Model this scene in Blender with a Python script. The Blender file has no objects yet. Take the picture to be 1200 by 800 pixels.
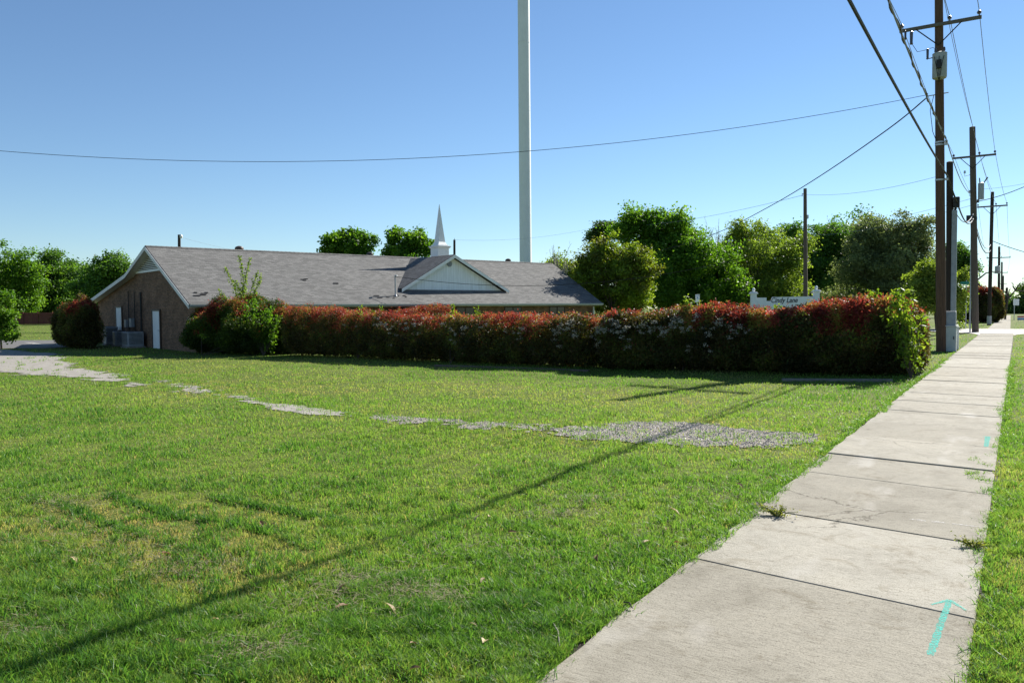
import bpy, math, random
import numpy as np
from mathutils import Vector, Matrix

random.seed(7)
RNG = np.random.default_rng(11)
scene = bpy.context.scene

# ------------------------------------------------------------------ camera
F = 919.0                      # focal length in pixels of a 1200 px wide frame
CH = 1.75
PITCH = math.atan(38 / F)
ROLL = math.radians(0.5)
_f = np.array([0, math.cos(PITCH), -math.sin(PITCH)])
_u0 = np.array([0, math.sin(PITCH), math.cos(PITCH)])
_r0 = np.array([1.0, 0, 0])
_rt = math.cos(ROLL) * _r0 - math.sin(ROLL) * _u0
_up = math.sin(ROLL) * _r0 + math.cos(ROLL) * _u0
CAM = np.array([0, 0, CH])
cam_data = bpy.data.cameras.new("camera")
cam = bpy.data.objects.new("camera", cam_data)
scene.collection.objects.link(cam)
scene.camera = cam
cam_data.sensor_width = 36
cam_data.lens = F / 1200 * 36
cam_data.clip_start = 0.05
cam_data.clip_end = 6000
cam.matrix_world = Matrix(((_rt[0], _up[0], -_f[0], 0), (_rt[1], _up[1], -_f[1], 0),
                           (_rt[2], _up[2], -_f[2], CH), (0, 0, 0, 1)))

# ------------------------------------------------------------------ light
SUN_AZ, SUN_EL = math.radians(44.0), math.radians(35)    # azimuth to the right of the view
SUN = Vector((math.cos(SUN_EL) * math.sin(SUN_AZ), math.cos(SUN_EL) * math.cos(SUN_AZ), math.sin(SUN_EL)))
world = bpy.data.worlds.new("World")
scene.world = world
world.use_nodes = True
wn = world.node_tree
wn.nodes.clear()
sky = wn.nodes.new("ShaderNodeTexSky")
sky.sky_type = 'NISHITA'
sky.sun_disc = False
sky.sun_elevation = SUN_EL
sky.sun_rotation = SUN_AZ
sky.air_density = 1.0
sky.dust_density = 0.0
sky.ozone_density = 3.0
bg = wn.nodes.new("ShaderNodeBackground")
bg.inputs[1].default_value = 0.054
wo = wn.nodes.new("ShaderNodeOutputWorld")
tint = wn.nodes.new("ShaderNodeMix")
tint.data_type = 'RGBA'
tint.blend_type = 'MULTIPLY'
tint.inputs[0].default_value = 1.0
tint.inputs[7].default_value = (0.85, 0.955, 1.04, 1)
wn.links.new(sky.outputs[0], tint.inputs[6])
wn.links.new(tint.outputs[2], bg.inputs[0])
wn.links.new(bg.outputs[0], wo.inputs[0])
sun_data = bpy.data.lights.new("sun", 'SUN')
sun_data.energy = 4.8
sun_data.angle = math.radians(0.53)
sun_data.color = (1.0, 0.955, 0.88)
sun = bpy.data.objects.new("sun", sun_data)
scene.collection.objects.link(sun)
sun.rotation_euler = SUN.to_track_quat('Z', 'Y').to_euler()
scene.view_settings.view_transform = 'Standard'
scene.view_settings.look = 'None'
scene.view_settings.exposure = 1.24
scene.view_settings.gamma = 1.0
scene.cycles.max_bounces = 8
scene.cycles.transparent_max_bounces = 8


# ------------------------------------------------------------------ helpers
def ray(u, v):
    return _f + (u - 600) / F * _rt + (400 - v) / F * _up


def at(u, v, Y):
    r = ray(u, v)
    return CAM + r * (Y / r[1])


def prj(p):
    d = np.asarray(p, float) - CAM
    w = d @ _f
    return 600 + F * (d @ _rt) / w, 400 - F * (d @ _up) / w


D2 = np.array([0.5417, 0.8406])       # along the street
N2 = np.array([-0.8406, 0.5417])      # away from the street, to the left


def sq(s, q, z=0.0):
    p = D2 * s + N2 * q
    return np.array([p[0], p[1], z])


def _hash(ix, iy, seed):
    n = (ix.astype(np.int64) * 374761393 + iy.astype(np.int64) * 668265263 + seed * 974634777) & 0xFFFFFFFF
    n = ((n ^ (n >> 13)) * 1274126177) & 0xFFFFFFFF
    n = n ^ (n >> 16)
    return (n & 0xFFFFFF) / float(0xFFFFFF)


def vnoise(x, y, scale, seed=0):
    x = np.asarray(x, float) / scale
    y = np.asarray(y, float) / scale
    ix, iy = np.floor(x), np.floor(y)
    fx, fy = x - ix, y - iy
    fx = fx * fx * (3 - 2 * fx)
    fy = fy * fy * (3 - 2 * fy)
    a, b = _hash(ix, iy, seed), _hash(ix + 1, iy, seed)
    c, d = _hash(ix, iy + 1, seed), _hash(ix + 1, iy + 1, seed)
    return (a * (1 - fx) + b * fx) * (1 - fy) + (c * (1 - fx) + d * fx) * fy


def sstep(a, b, x):
    t = np.clip((x - a) / (b - a), 0, 1)
    return t * t * (3 - 2 * t)


def H(x, y):
    """height of the lawn"""
    x = np.asarray(x, float)
    y = np.asarray(y, float)
    q = x * N2[0] + y * N2[1]
    far = 1 - sstep(60, 130, np.hypot(x, y))
    base = -0.25 * sstep(5, 24, q)
    bump = (vnoise(x, y, 3.1, 1) - 0.5) * 0.10 + (vnoise(x, y, 1.1, 2) - 0.5) * 0.035
    bump = bump * sstep(2.3, 4.5, q) * (1 - sstep(18, 30, q)) * far
    return base + bump


def gp(u, v):
    """the ground point seen at a pixel"""
    z = 0.0
    r = ray(u, v)
    p = CAM
    for _ in range(12):
        p = CAM + r * ((z - CH) / r[2])
        z = float(H(p[0], p[1]))
    return np.array([p[0], p[1], z])


def mesh_from(name, V, faces_idx, sizes, mats=None, attr=None, smooth=False, uv=None, mat_index=None):
    """fast mesh: V (n,3), flat loop indices, loop counts per face"""
    me = bpy.data.meshes.new(name)
    V = np.asarray(V, np.float32)
    me.vertices.add(len(V))
    me.vertices.foreach_set("co", V.ravel())
    fi = np.asarray(faces_idx, np.int32)
    sz = np.asarray(sizes, np.int32)
    me.loops.add(len(fi))
    me.loops.foreach_set("vertex_index", fi)
    me.polygons.add(len(sz))
    st = np.zeros(len(sz), np.int32)
    st[1:] = np.cumsum(sz)[:-1]
    me.polygons.foreach_set("loop_start", st)
    me.polygons.foreach_set("loop_total", sz)
    if mat_index is not None:
        me.polygons.foreach_set("material_index", np.asarray(mat_index, np.int32))
    me.polygons.foreach_set("use_smooth", np.full(len(sz), bool(smooth)))
    me.update(calc_edges=True)
    if attr is not None:
        a = me.attributes.new("var", 'FLOAT', 'POINT')
        a.data.foreach_set("value", np.asarray(attr, np.float32))
    if uv is not None:
        l = me.uv_layers.new(name="UVMap")
        l.data.foreach_set("uv", np.asarray(uv, np.float32).ravel())
    for m in (mats if isinstance(mats, (list, tuple)) else [mats]):
        me.materials.append(m)
    return me


def link(name, me, parent=None, loc=(0, 0, 0)):
    o = bpy.data.objects.new(name, me)
    scene.collection.objects.link(o)
    if parent is not None:
        o.parent = parent
    o.location = loc
    return o


def wloc(o):
    """world location of an object whose ancestors are only translated"""
    p = np.array(o.location, float)
    while o.parent is not None:
        o = o.parent
        p = p + np.array(o.location, float)
    return p


def tag(o, label, cat, group=None, kind=None):
    o["label"] = label
    o["category"] = cat
    if group:
        o["group"] = group
    if kind:
        o["kind"] = kind
    return o


def thing(name, label, cat, loc, group=None):
    o = bpy.data.objects.new(name, None)
    scene.collection.objects.link(o)
    o.empty_display_size = 0.3
    o.location = tuple(float(c) for c in loc)
    return tag(o, label, cat, group)


class MB:
    """collects shapes in world coordinates and builds them as one mesh"""

    def __init__(self):
        self.v, self.f, self.uv = [], [], []

    def face(self, pts, uvs=None):
        n = len(self.v)
        self.v += [tuple(map(float, p)) for p in pts]
        self.f.append(list(range(n, n + len(pts))))
        self.uv.append(uvs or [(0, 0)] * len(pts))

    def box(self, c, size, ax=None, ay=None, az=None):
        c = np.asarray(c, float)
        ax = np.array([1.0, 0, 0]) if ax is None else np.asarray(ax, float)
        az = np.array([0, 0, 1.0]) if az is None else np.asarray(az, float)
        ay = np.cross(az, ax) if ay is None else np.asarray(ay, float)
        h = np.asarray(size, float) / 2
        P = {}
        for i in (-1, 1):
            for j in (-1, 1):
                for k in (-1, 1):
                    P[i, j, k] = c + ax * h[0] * i + ay * h[1] * j + az * h[2] * k
        n = len(self.v)
        keys = list(P)
        idx = {k: n + a for a, k in enumerate(keys)}
        self.v += [tuple(P[k]) for k in keys]
        for q in (((-1, -1, -1), (-1, 1, -1), (1, 1, -1), (1, -1, -1)), ((-1, -1, 1), (1, -1, 1), (1, 1, 1), (-1, 1, 1)),
                  ((-1, -1, -1), (1, -1, -1), (1, -1, 1), (-1, -1, 1)), ((-1, 1, -1), (-1, 1, 1), (1, 1, 1), (1, 1, -1)),
                  ((-1, -1, -1), (-1, -1, 1), (-1, 1, 1), (-1, 1, -1)), ((1, -1, -1), (1, 1, -1), (1, 1, 1), (1, -1, 1))):
            self.f.append([idx[a] for a in q])
            self.uv.append([(float(P[a] @ ax), float(P[a] @ az)) if abs(q[0][0] + q[1][0] + q[2][0] + q[3][0]) < 4
                            else (float(P[a] @ ay), float(P[a] @ az)) for a in q])

    def bar(self, a, b, w, t, up=(0, 0, 1)):
        """a box from a to b; w across, t along 'up'"""
        a, b = np.asarray(a, float), np.asarray(b, float)
        x = b - a
        L = np.linalg.norm(x)
        x = x / L
        up = np.asarray(up, float)
        y = np.cross(up, x)
        if np.linalg.norm(y) < 1e-6:
            y = np.cross((1, 0, 0), x)
        y /= np.linalg.norm(y)
        z = np.cross(x, y)
        self.box((a + b) / 2, (L, w, t), x, y, z)

    def tube(self, pts, r, n=8, cap=True):
        pts = [np.asarray(p, float) for p in pts]
        rs = [r] * len(pts) if np.isscalar(r) else list(r)
        base = len(self.v)
        prev = None
        for i, p in enumerate(pts):
            a = pts[max(i - 1, 0)]
            b = pts[min(i + 1, len(pts) - 1)]
            t = (b - a) / (np.linalg.norm(b - a) + 1e-12)
            if prev is None:
                ref = np.array([0, 0, 1.0]) if abs(t[2]) < 0.9 else np.array([1.0, 0, 0])
                x = np.cross(ref, t)
            else:
                x = prev - t * (prev @ t)
            x /= np.linalg.norm(x) + 1e-12
            prev = x
            y = np.cross(t, x)
            for k in range(n):
                a2 = 2 * math.pi * k / n
                self.v.append(tuple(p + (x * math.cos(a2) + y * math.sin(a2)) * rs[i]))
        for i in range(len(pts) - 1):
            for k in range(n):
                k2 = (k + 1) % n
                self.f.append([base + i * n + k, base + i * n + k2, base + (i + 1) * n + k2, base + (i + 1) * n + k])
                self.uv.append([(0, 0)] * 4)
        if cap:
            self.f.append([base + k for k in range(n)][::-1])
            self.uv.append([(0, 0)] * n)
            self.f.append([base + (len(pts) - 1) * n + k for k in range(n)])
            self.uv.append([(0, 0)] * n)

    def prism(self, poly, off):
        """extrude a 3-D polygon by a vector"""
        poly = [np.asarray(p, float) for p in poly]
        off = np.asarray(off, float)
        self.face(poly)
        self.face([p + off for p in poly][::-1])
        for i in range(len(poly)):
            a, b = poly[i], poly[(i + 1) % len(poly)]
            self.face([a, a + off, b + off, b])

    def build(self, name, mat, parent=None, loc=None, smooth=False, bevel=0.0):
        o0 = wloc(parent) if parent is not None else np.array(loc if loc is not None else (0, 0, 0), float)
        V = np.array(self.v, float) - o0
        me = mesh_from(name, V, [i for f in self.f for i in f], [len(f) for f in self.f], mat, smooth=smooth,
                       uv=[c for f in self.uv for c in f])
        o = link(name, me, parent, (0, 0, 0) if parent is not None else tuple(o0))
        if bevel > 0:
            import bmesh
            bm = bmesh.new()
            bm.from_mesh(me)
            bmesh.ops.recalc_face_normals(bm, faces=bm.faces)
            bm.to_mesh(me)
            bm.free()
            m = o.modifiers.new("bevel", 'BEVEL')
            m.width = bevel
            m.segments = 2
            m.limit_method = 'ANGLE'
        elif smooth:
            try:
                m = me
                me.set_sharp_from_angle(angle=math.radians(40))
            except Exception:
                pass
        return o


# ------------------------------------------------------------------ materials
def mat_new(name):
    m = bpy.data.materials.new(name)
    m.use_nodes = True
    nt = m.node_tree
    nt.nodes.clear()
    out = nt.nodes.new("ShaderNodeOutputMaterial")
    return m, nt, out


def ramp(nt, stops):
    r = nt.nodes.new("ShaderNodeValToRGB")
    e = r.color_ramp.elements
    while len(e) < len(stops):
        e.new(0.5)
    for k, (p, c) in enumerate(stops):
        e[k].position = p
        e[k].color = (*c, 1)
    return r


def noise(nt, scale, detail=4, rough=0.6, vec=None, dist=0.0):
    n = nt.nodes.new("ShaderNodeTexNoise")
    n.inputs['Scale'].default_value = scale
    n.inputs['Detail'].default_value = detail
    n.inputs['Roughness'].default_value = rough
    n.inputs['Distortion'].default_value = dist
    if vec is not None:
        nt.links.new(vec, n.inputs['Vector'])
    return n


def mix(nt, a, b, fac, mode='MIX'):
    m = nt.nodes.new("ShaderNodeMix")
    m.data_type = 'RGBA'
    m.blend_type = mode
    for sock, val in ((m.inputs[0], fac), (m.inputs[6], a), (m.inputs[7], b)):
        if hasattr(val, 'is_output'):
            nt.links.new(val, sock)
        elif isinstance(val, (tuple, list)):
            sock.default_value = (*val, 1)
        else:
            sock.default_value = val
    return m.outputs[2]


def bsdf(nt, out, color, rough=0.7, metal=0.0, spec=0.3, bump=None, bump_d=0.01, bump_s=0.5):
    b = nt.nodes.new("ShaderNodeBsdfPrincipled")
    if hasattr(color, 'is_output'):
        nt.links.new(color, b.inputs['Base Color'])
    else:
        b.inputs['Base Color'].default_value = (*color, 1)
    if hasattr(rough, 'is_output'):
        nt.links.new(rough, b.inputs['Roughness'])
    else:
        b.inputs['Roughness'].default_value = rough
    b.inputs['Metallic'].default_value = metal
    b.inputs['Specular IOR Level'].default_value = spec
    if bump is not None:
        bn = nt.nodes.new("ShaderNodeBump")
        bn.inputs['Strength'].default_value = bump_s
        bn.inputs['Distance'].default_value = bump_d
        nt.links.new(bump, bn.inputs['Height'])
        nt.links.new(bn.outputs[0], b.inputs['Normal'])
    if out is not None:
        nt.links.new(b.outputs[0], out.inputs[0])
    return b


def objco(nt):
    t = nt.nodes.new("ShaderNodeTexCoord")
    return t.outputs['Object']


def mapped(nt, vec, scale=(1, 1, 1), rot=(0, 0, 0)):
    m = nt.nodes.new("ShaderNodeMapping")
    m.inputs['Scale'].default_value = scale
    m.inputs['Rotation'].default_value = rot
    nt.links.new(vec, m.inputs[0])
    return m.outputs[0]


def foliage(name, stops, trans=0.4, tmul=(1.5, 1.5, 0.6), rough=0.5, spec=0.25):
    m, nt, out = mat_new(name)
    a = nt.nodes.new("ShaderNodeAttribute")
    a.attribute_name = "var"
    r = ramp(nt, stops)
    nt.links.new(a.outputs['Fac'], r.inputs[0])
    b = bsdf(nt, None, r.outputs[0], rough, 0, spec)
    t = nt.nodes.new("ShaderNodeBsdfTranslucent")
    nt.links.new(mix(nt, r.outputs[0], tmul, 1.0, 'MULTIPLY'), t.inputs[0])
    mx = nt.nodes.new("ShaderNodeMixShader")
    mx.inputs[0].default_value = trans
    nt.links.new(b.outputs[0], mx.inputs[1])
    nt.links.new(t.outputs[0], mx.inputs[2])
    nt.links.new(mx.outputs[0], out.inputs[0])
    return m


def noisy(name, c1, c2, scale=8, rough=0.7, metal=0.0, spec=0.3, stretch=(1, 1, 1), bump=0.004, detail=5):
    m, nt, out = mat_new(name)
    v = mapped(nt, objco(nt), stretch)
    n = noise(nt, scale, detail, 0.65, v)
    r = ramp(nt, [(0.3, c1), (0.7, c2)])
    nt.links.new(n.outputs[0], r.inputs[0])
    bsdf(nt, out, r.outputs[0], rough, metal, spec, n.outputs[0] if bump else None, bump)
    return m


M = {}
# ground under the turf
m, nt, out = mat_new("lawn_ground")
co = objco(nt)
n1 = noise(nt, 0.35, 5, 0.6, co)
n2 = noise(nt, 6.0, 6, 0.7, co)
n3 = noise(nt, 45.0, 3, 0.7, co)
r1 = ramp(nt, [(0.3, (0.085, 0.140, 0.020)), (0.5, (0.135, 0.190, 0.030)), (0.7, (0.190, 0.200, 0.055))])
nt.links.new(n1.outputs[0], r1.inputs[0])
r2 = ramp(nt, [(0.3, (0.040, 0.055, 0.014)), (0.75, (0.125, 0.160, 0.032))])
nt.links.new(n2.outputs[0], r2.inputs[0])
c = mix(nt, r1.outputs[0], r2.outputs[0], 0.5)
r3 = ramp(nt, [(0.35, (0.55, 0.5, 0.45)), (0.65, (1.15, 1.15, 1.1))])
nt.links.new(n3.outputs[0], r3.inputs[0])
c = mix(nt, c, r3.outputs[0], 1.0, 'MULTIPLY')
bsdf(nt, out, c, 0.95, 0, 0.1, n3.outputs[0], 0.02, 0.6)
M['ground'] = m

M['grass'] = foliage("grass_blade", [(0.0, (0.33, 0.28, 0.15)), (0.16, (0.235, 0.280, 0.090)), (0.45, (0.152, 0.264, 0.052)),
                                     (0.75, (0.084, 0.196, 0.033)), (1.0, (0.037, 0.112, 0.023))], 0.55, (1.45, 1.40, 0.72), 0.45, 0.25)
M['straw'] = foliage("dry_grass", [(0, (0.20, 0.17, 0.11)), (1, (0.33, 0.29, 0.19))], 0.2, (1.1, 1, 0.8), 0.7, 0.1)

# concrete of the sidewalk
m, nt, out = mat_new("sidewalk_concrete")
co = objco(nt)
at_ = nt.nodes.new("ShaderNodeAttribute")
at_.attribute_name = "var"
rs = ramp(nt, [(0, (0.265, 0.245, 0.196)), (0.5, (0.305, 0.284, 0.231)), (1, (0.340, 0.319, 0.265))])
nt.links.new(at_.outputs['Fac'], rs.inputs[0])
nA = noise(nt, 1.3, 6, 0.65, co, 0.4)
rA = ramp(nt, [(0.30, (0.76, 0.75, 0.73)), (0.5, (1, 1, 1)), (0.72, (1.12, 1.11, 1.10))])
nt.links.new(nA.outputs[0], rA.inputs[0])
rotm = mapped(nt, co, (1, 1, 1), (0, 0, -math.atan2(D2[1], D2[0])))
nB = noise(nt, 1.0, 4, 0.7, mapped(nt, rotm, (75, 9, 1)))
rB = ramp(nt, [(0.28, (0.60, 0.59, 0.56)), (0.50, (0.98, 0.98, 0.97)), (0.7, (1.08, 1.08, 1.08))])
nt.links.new(nB.outputs[0], rB.inputs[0])
nC = noise(nt, 120, 4, 0.8, co)
rC = ramp(nt, [(0.36, (0.36, 0.34, 0.31)), (0.48, (0.95, 0.95, 0.95)), (0.7, (1.12, 1.12, 1.12))])
nt.links.new(nC.outputs[0], rC.inputs[0])
nD = noise(nt, 0.9, 3, 0.5, mapped(nt, rotm, (1.0, 2.6, 1)))
rD = ramp(nt, [(0.60, (0, 0, 0)), (0.72, (1, 1, 1))])
nt.links.new(nD.outputs[0], rD.inputs[0])
c = mix(nt, rs.outputs[0], rA.outputs[0], 1, 'MULTIPLY')
c = mix(nt, c, rB.outputs[0], 1, 'MULTIPLY')
c = mix(nt, c, rC.outputs[0], 0.9, 'MULTIPLY')
mD = nt.nodes.new("ShaderNodeMath")
mD.operation = 'MULTIPLY'
mD.inputs[1].default_value = 0.40
nt.links.new(rD.outputs[0], mD.inputs[0])
c = mix(nt, c, (0.42, 0.40, 0.36), mD.outputs[0])
nE = noise(nt, 2.4, 6, 0.75, co, 1.2)
rE = ramp(nt, [(0.54, (1, 1, 1)), (0.70, (0.66, 0.62, 0.55))])
nt.links.new(nE.outputs[0], rE.inputs[0])
c = mix(nt, c, rE.outputs[0], 1, 'MULTIPLY')
vc = nt.nodes.new("ShaderNodeTexVoronoi")
vc.feature = 'DISTANCE_TO_EDGE'
vc.inputs['Scale'].default_value = 0.42
wob = noise(nt, 3.0, 5, 0.7, co)
sc_w = nt.nodes.new("ShaderNodeVectorMath")
sc_w.operation = 'MULTIPLY_ADD'
sc_w.inputs[1].default_value = (0.28, 0.28, 0.28)
nt.links.new(wob.outputs['Color'], sc_w.inputs[0])
nt.links.new(co, sc_w.inputs[2])
nt.links.new(sc_w.outputs[0], vc.inputs['Vector'])
rF = ramp(nt, [(0.0010, (0.35, 0.33, 0.30)), (0.0028, (1, 1, 1))])
nt.links.new(vc.outputs['Distance'], rF.inputs[0])
nG = noise(nt, 0.5, 2, 0.5, co)
rG = ramp(nt, [(0.52, (0, 0, 0)), (0.58, (1, 1, 1))])
nt.links.new(nG.outputs[0], rG.inputs[0])
c = mix(nt, c, mix(nt, c, rF.outputs[0], 1, 'MULTIPLY'), rG.outputs[0])
bsdf(nt, out, c, 0.9, 0, 0.2, nB.outputs[0], 0.004, 0.6)
M['concrete'] = m
M['road'] = noisy("road_concrete", (0.40, 0.37, 0.33), (0.50, 0.47, 0.43), 3, 0.9)
M['asphalt'] = noisy("old_asphalt", (0.085, 0.083, 0.08), (0.13, 0.125, 0.12), 5, 0.9)
M['old_concrete'] = noisy("worn_concrete", (0.17, 0.155, 0.13), (0.31, 0.29, 0.255), 5, 0.95, bump=0.01)
m, nt, out = mat_new("gravel_bed")
co = objco(nt)
vo = nt.nodes.new("ShaderNodeTexVoronoi")
vo.inputs['Scale'].default_value = 75
nt.links.new(co, vo.inputs['Vector'])
rg = ramp(nt, [(0.1, (0.16, 0.14, 0.115)), (0.5, (0.29, 0.265, 0.225)), (0.95, (0.42, 0.39, 0.34))])
nt.links.new(vo.outputs['Color'], rg.inputs[0])
bsdf(nt, out, rg.outputs[0], 0.95, 0, 0.1, vo.outputs['Distance'], 0.02, 0.8)
M['gravel'] = m
M['stone'] = foliage("gravel_stone", [(0, (0.18, 0.16, 0.135)), (0.6, (0.33, 0.30, 0.26)), (1, (0.46, 0.43, 0.38))], 0.0)
M['paint_turq'] = None
for key, nm, col, sc_, lo in (('paint_turq', 'turquoise_marking_paint', (0.10, 0.46, 0.38), 90, 0.48), ('chalk', 'white_scuff', (0.55, 0.53, 0.49), 40, 0.52)):
    m, nt, out = mat_new(nm)
    n = noise(nt, sc_, 5, 0.75, objco(nt))
    rr = ramp(nt, [(lo - 0.10, (0, 0, 0)), (lo + 0.10, (0.9, 0.9, 0.9))])
    nt.links.new(n.outputs[0], rr.inputs[0])
    pb_ = bsdf(nt, None, col, 0.9, 0, 0.1)
    tr_ = nt.nodes.new("ShaderNodeBsdfTransparent")
    mx_ = nt.nodes.new("ShaderNodeMixShader")
    nt.links.new(rr.outputs[0], mx_.inputs[0])
    nt.links.new(tr_.outputs[0], mx_.inputs[1])
    nt.links.new(pb_.outputs[0], mx_.inputs[2])
    nt.links.new(mx_.outputs[0], out.inputs[0])
    M[key] = m

# bricks, shingles
m, nt, out = mat_new("brown_brick")
tc = nt.nodes.new("ShaderNodeTexCoord")
bt = nt.nodes.new("ShaderNodeTexBrick")
nt.links.new(tc.outputs['UV'], bt.inputs['Vector'])
bt.inputs['Scale'].default_value = 1.0
bt.inputs['Brick Width'].default_value = 0.21
bt.inputs['Row Height'].default_value = 0.075
bt.inputs['Mortar Size'].default_value = 0.008
bt.inputs['Color1'].default_value = (0.115, 0.060, 0.035, 1)
bt.inputs['Color2'].default_value = (0.260, 0.140, 0.078, 1)
bt.inputs['Mortar'].default_value = (0.21, 0.17, 0.13, 1)
nn = noise(nt, 1.2, 5, 0.7, tc.outputs['UV'])
rr = ramp(nt, [(0.3, (0.65, 0.63, 0.62)), (0.7, (1.15, 1.15, 1.15))])
nt.links.new(nn.outputs[0], rr.inputs[0])
bsdf(nt, out, mix(nt, bt.outputs[0], rr.outputs[0], 1, 'MULTIPLY'), 0.9, 0, 0.2, bt.outputs['Fac'], 0.01, -0.4)
M['brick'] = m
m, nt, out = mat_new("asphalt_shingle")
tc = nt.nodes.new("ShaderNodeTexCoord")
bt = nt.nodes.new("ShaderNodeTexBrick")
nt.links.new(tc.outputs['UV'], bt.inputs['Vector'])
bt.inputs['Scale'].default_value = 1.0
bt.inputs['Brick Width'].default_value = 0.34
bt.inputs['Row Height'].default_value = 0.15
bt.inputs['Mortar Size'].default_value = 0.006
bt.inputs['Mortar Smooth'].default_value = 0.3
bt.inputs['Color1'].default_value = (0.108, 0.107, 0.104, 1)
bt.inputs['Color2'].default_value = (0.172, 0.170, 0.164, 1)
bt.inputs['Mortar'].default_value = (0.07, 0.066, 0.06, 1)
nn = noise(nt, 0.8, 6, 0.7, tc.outputs['UV'])
rr = ramp(nt, [(0.3, (0.88, 0.88, 0.87)), (0.7, (1.07, 1.06, 1.05))])
nt.links.new(nn.outputs[0], rr.inputs[0])
n5 = noise(nt, 11, 5, 0.8, mapped(nt, tc.outputs['UV'], (0.75, 1.1, 1), (0, 0, 0.35)))
r5 = ramp(nt, [(0.32, (0.74, 0.74, 0.74)), (0.5, (1, 1, 1)), (0.7, (1.14, 1.14, 1.13))])
nt.links.new(n5.outputs[0], r5.inputs[0])
c = mix(nt, bt.outputs[0], rr.outputs[0], 1, 'MULTIPLY')
c = mix(nt, c, r5.outputs[0], 1, 'MULTIPLY')
bsdf(nt, out, c, 0.95, 0, 0.15, n5.outputs[0], 0.02, 0.6)
M['shingle'] = m

M['white'] = noisy("white_paint", (0.72, 0.72, 0.70), (0.82, 0.82, 0.80), 3, 0.6, bump=0)
M['trim'] = noisy("weathered_white_trim", (0.55, 0.55, 0.52), (0.72, 0.72, 0.69), 4, 0.6, bump=0)
m, nt, out = mat_new("white_panel_siding")
tc = nt.nodes.new("ShaderNodeTexCoord")
wv = nt.nodes.new("ShaderNodeTexWave")
wv.inputs['Scale'].default_value = 1.6
wv.inputs['Distortion'].default_value = 0
nt.links.new(tc.outputs['UV'], wv.inputs['Vector'])
rr = ramp(nt, [(0.02, (0.74, 0.77, 0.79)), (0.10, (0.82, 0.85, 0.87))])
nt.links.new(wv.outputs[0], rr.inputs[0])
nn = noise(nt, 2.0, 4, 0.6, mapped(nt, tc.outputs['UV'], (3, 0.4, 1)))
r6 = ramp(nt, [(0.3, (0.85, 0.85, 0.83)), (0.7, (1.05, 1.05, 1.05))])
nt.links.new(nn.outputs[0], r6.inputs[0])
bsdf(nt, out, mix(nt, rr.outputs[0], r6.outputs[0], 1, 'MULTIPLY'), 0.6)
M['siding'] = m
M['gutter'] = noisy("green_grey_gutter", (0.30, 0.31, 0.27), (0.40, 0.41, 0.36), 6, 0.5, bump=0)
M['dark'] = noisy("dark_metal", (0.02, 0.02, 0.02), (0.04, 0.038, 0.035), 6, 0.6, bump=0)
M['brown_metal'] = noisy("brown_metal", (0.06, 0.04, 0.03), (0.09, 0.06, 0.045), 6, 0.5, bump=0)
M['glass'] = noisy("dark_window_glass", (0.012, 0.014, 0.016), (0.02, 0.022, 0.024), 2, 0.12, spec=0.6, bump=0)
M['grey_metal'] = noisy("grey_painted_metal", (0.30, 0.31, 0.32), (0.40, 0.41, 0.42), 5, 0.5, 0.1, bump=0)
M['ac_metal'] = noisy("air_conditioner_metal", (0.22, 0.24, 0.27), (0.32, 0.34, 0.36), 5, 0.5, 0.1, bump=0)
M['galv'] = noisy("galvanised_steel", (0.42, 0.43, 0.44), (0.55, 0.56, 0.57), 9, 0.45, 0.5, bump=0)
M['cabinet'] = noisy("pale_green_grey_cabinet", (0.36, 0.40, 0.37), (0.46, 0.49, 0.46), 4, 0.5, bump=0)
M['pole'] = noisy("creosote_pole_wood", (0.062, 0.036, 0.023), (0.155, 0.088, 0.054), 5, 0.85, stretch=(9, 9, 0.5), bump=0.006)
M['pole2'] = noisy("weathered_pole_wood", (0.075, 0.055, 0.045), (0.15, 0.115, 0.09), 5, 0.85, stretch=(9, 9, 0.5), bump=0.006)
M['pole_black'] = noisy("tarred_pole_wood", (0.022, 0.017, 0.014), (0.05, 0.036, 0.028), 5, 0.85, stretch=(9, 9, 0.5), bump=0.006)
M['arm'] = noisy("grey_crossarm_wood", (0.10, 0.088, 0.075), (0.17, 0.15, 0.13), 5, 0.85, stretch=(3, 3, 3), bump=0.004)
M['ceramic'] = noisy("brown_grey_insulator", (0.06, 0.05, 0.05), (0.12, 0.10, 0.10), 6, 0.25, spec=0.5, bump=0)
M['wire'] = noisy("black_cable", (0.018, 0.018, 0.018), (0.035, 0.034, 0.033), 6, 0.6, bump=0)
M['wire_grey'] = noisy("aluminium_cable", (0.16, 0.16, 0.17), (0.24, 0.24, 0.25), 6, 0.5, 0.4, bump=0)
M['wire_faint'] = noisy("pale_cable", (0.22, 0.24, 0.28), (0.30, 0.32, 0.35), 6, 0.5, 0.2, bump=0)
M['tower'] = noisy("tower_white_paint", (0.72, 0.725, 0.715), (0.80, 0.805, 0.80), 0.6, 0.55, bump=0)
M['fence'] = noisy("red_brown_fence", (0.11, 0.036, 0.024), (0.19, 0.070, 0.048), 3, 0.85, stretch=(6, 6, 0.5))
M['bark'] = noisy("tree_bark", (0.045, 0.036, 0.028), (0.11, 0.09, 0.07), 7, 0.95, stretch=(3, 3, 0.6), bump=0.03)
M['bark_pale'] = noisy("pale_twig_bark", (0.22, 0.20, 0.17), (0.34, 0.31, 0.27), 7, 0.95, bump=0.01)
M['board'] = noisy("grey_timber", (0.13, 0.12, 0.10), (0.22, 0.20, 0.17), 7, 0.9, stretch=(1, 1, 1))
M['green_sign'] = noisy("green_sign", (0.01, 0.16, 0.12), (0.012, 0.20, 0.15), 6, 0.4, bump=0)
M['sign_white'] = noisy("sign_white", (0.70, 0.72, 0.74), (0.80, 0.81, 0.82), 3, 0.5, bump=0)
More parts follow.
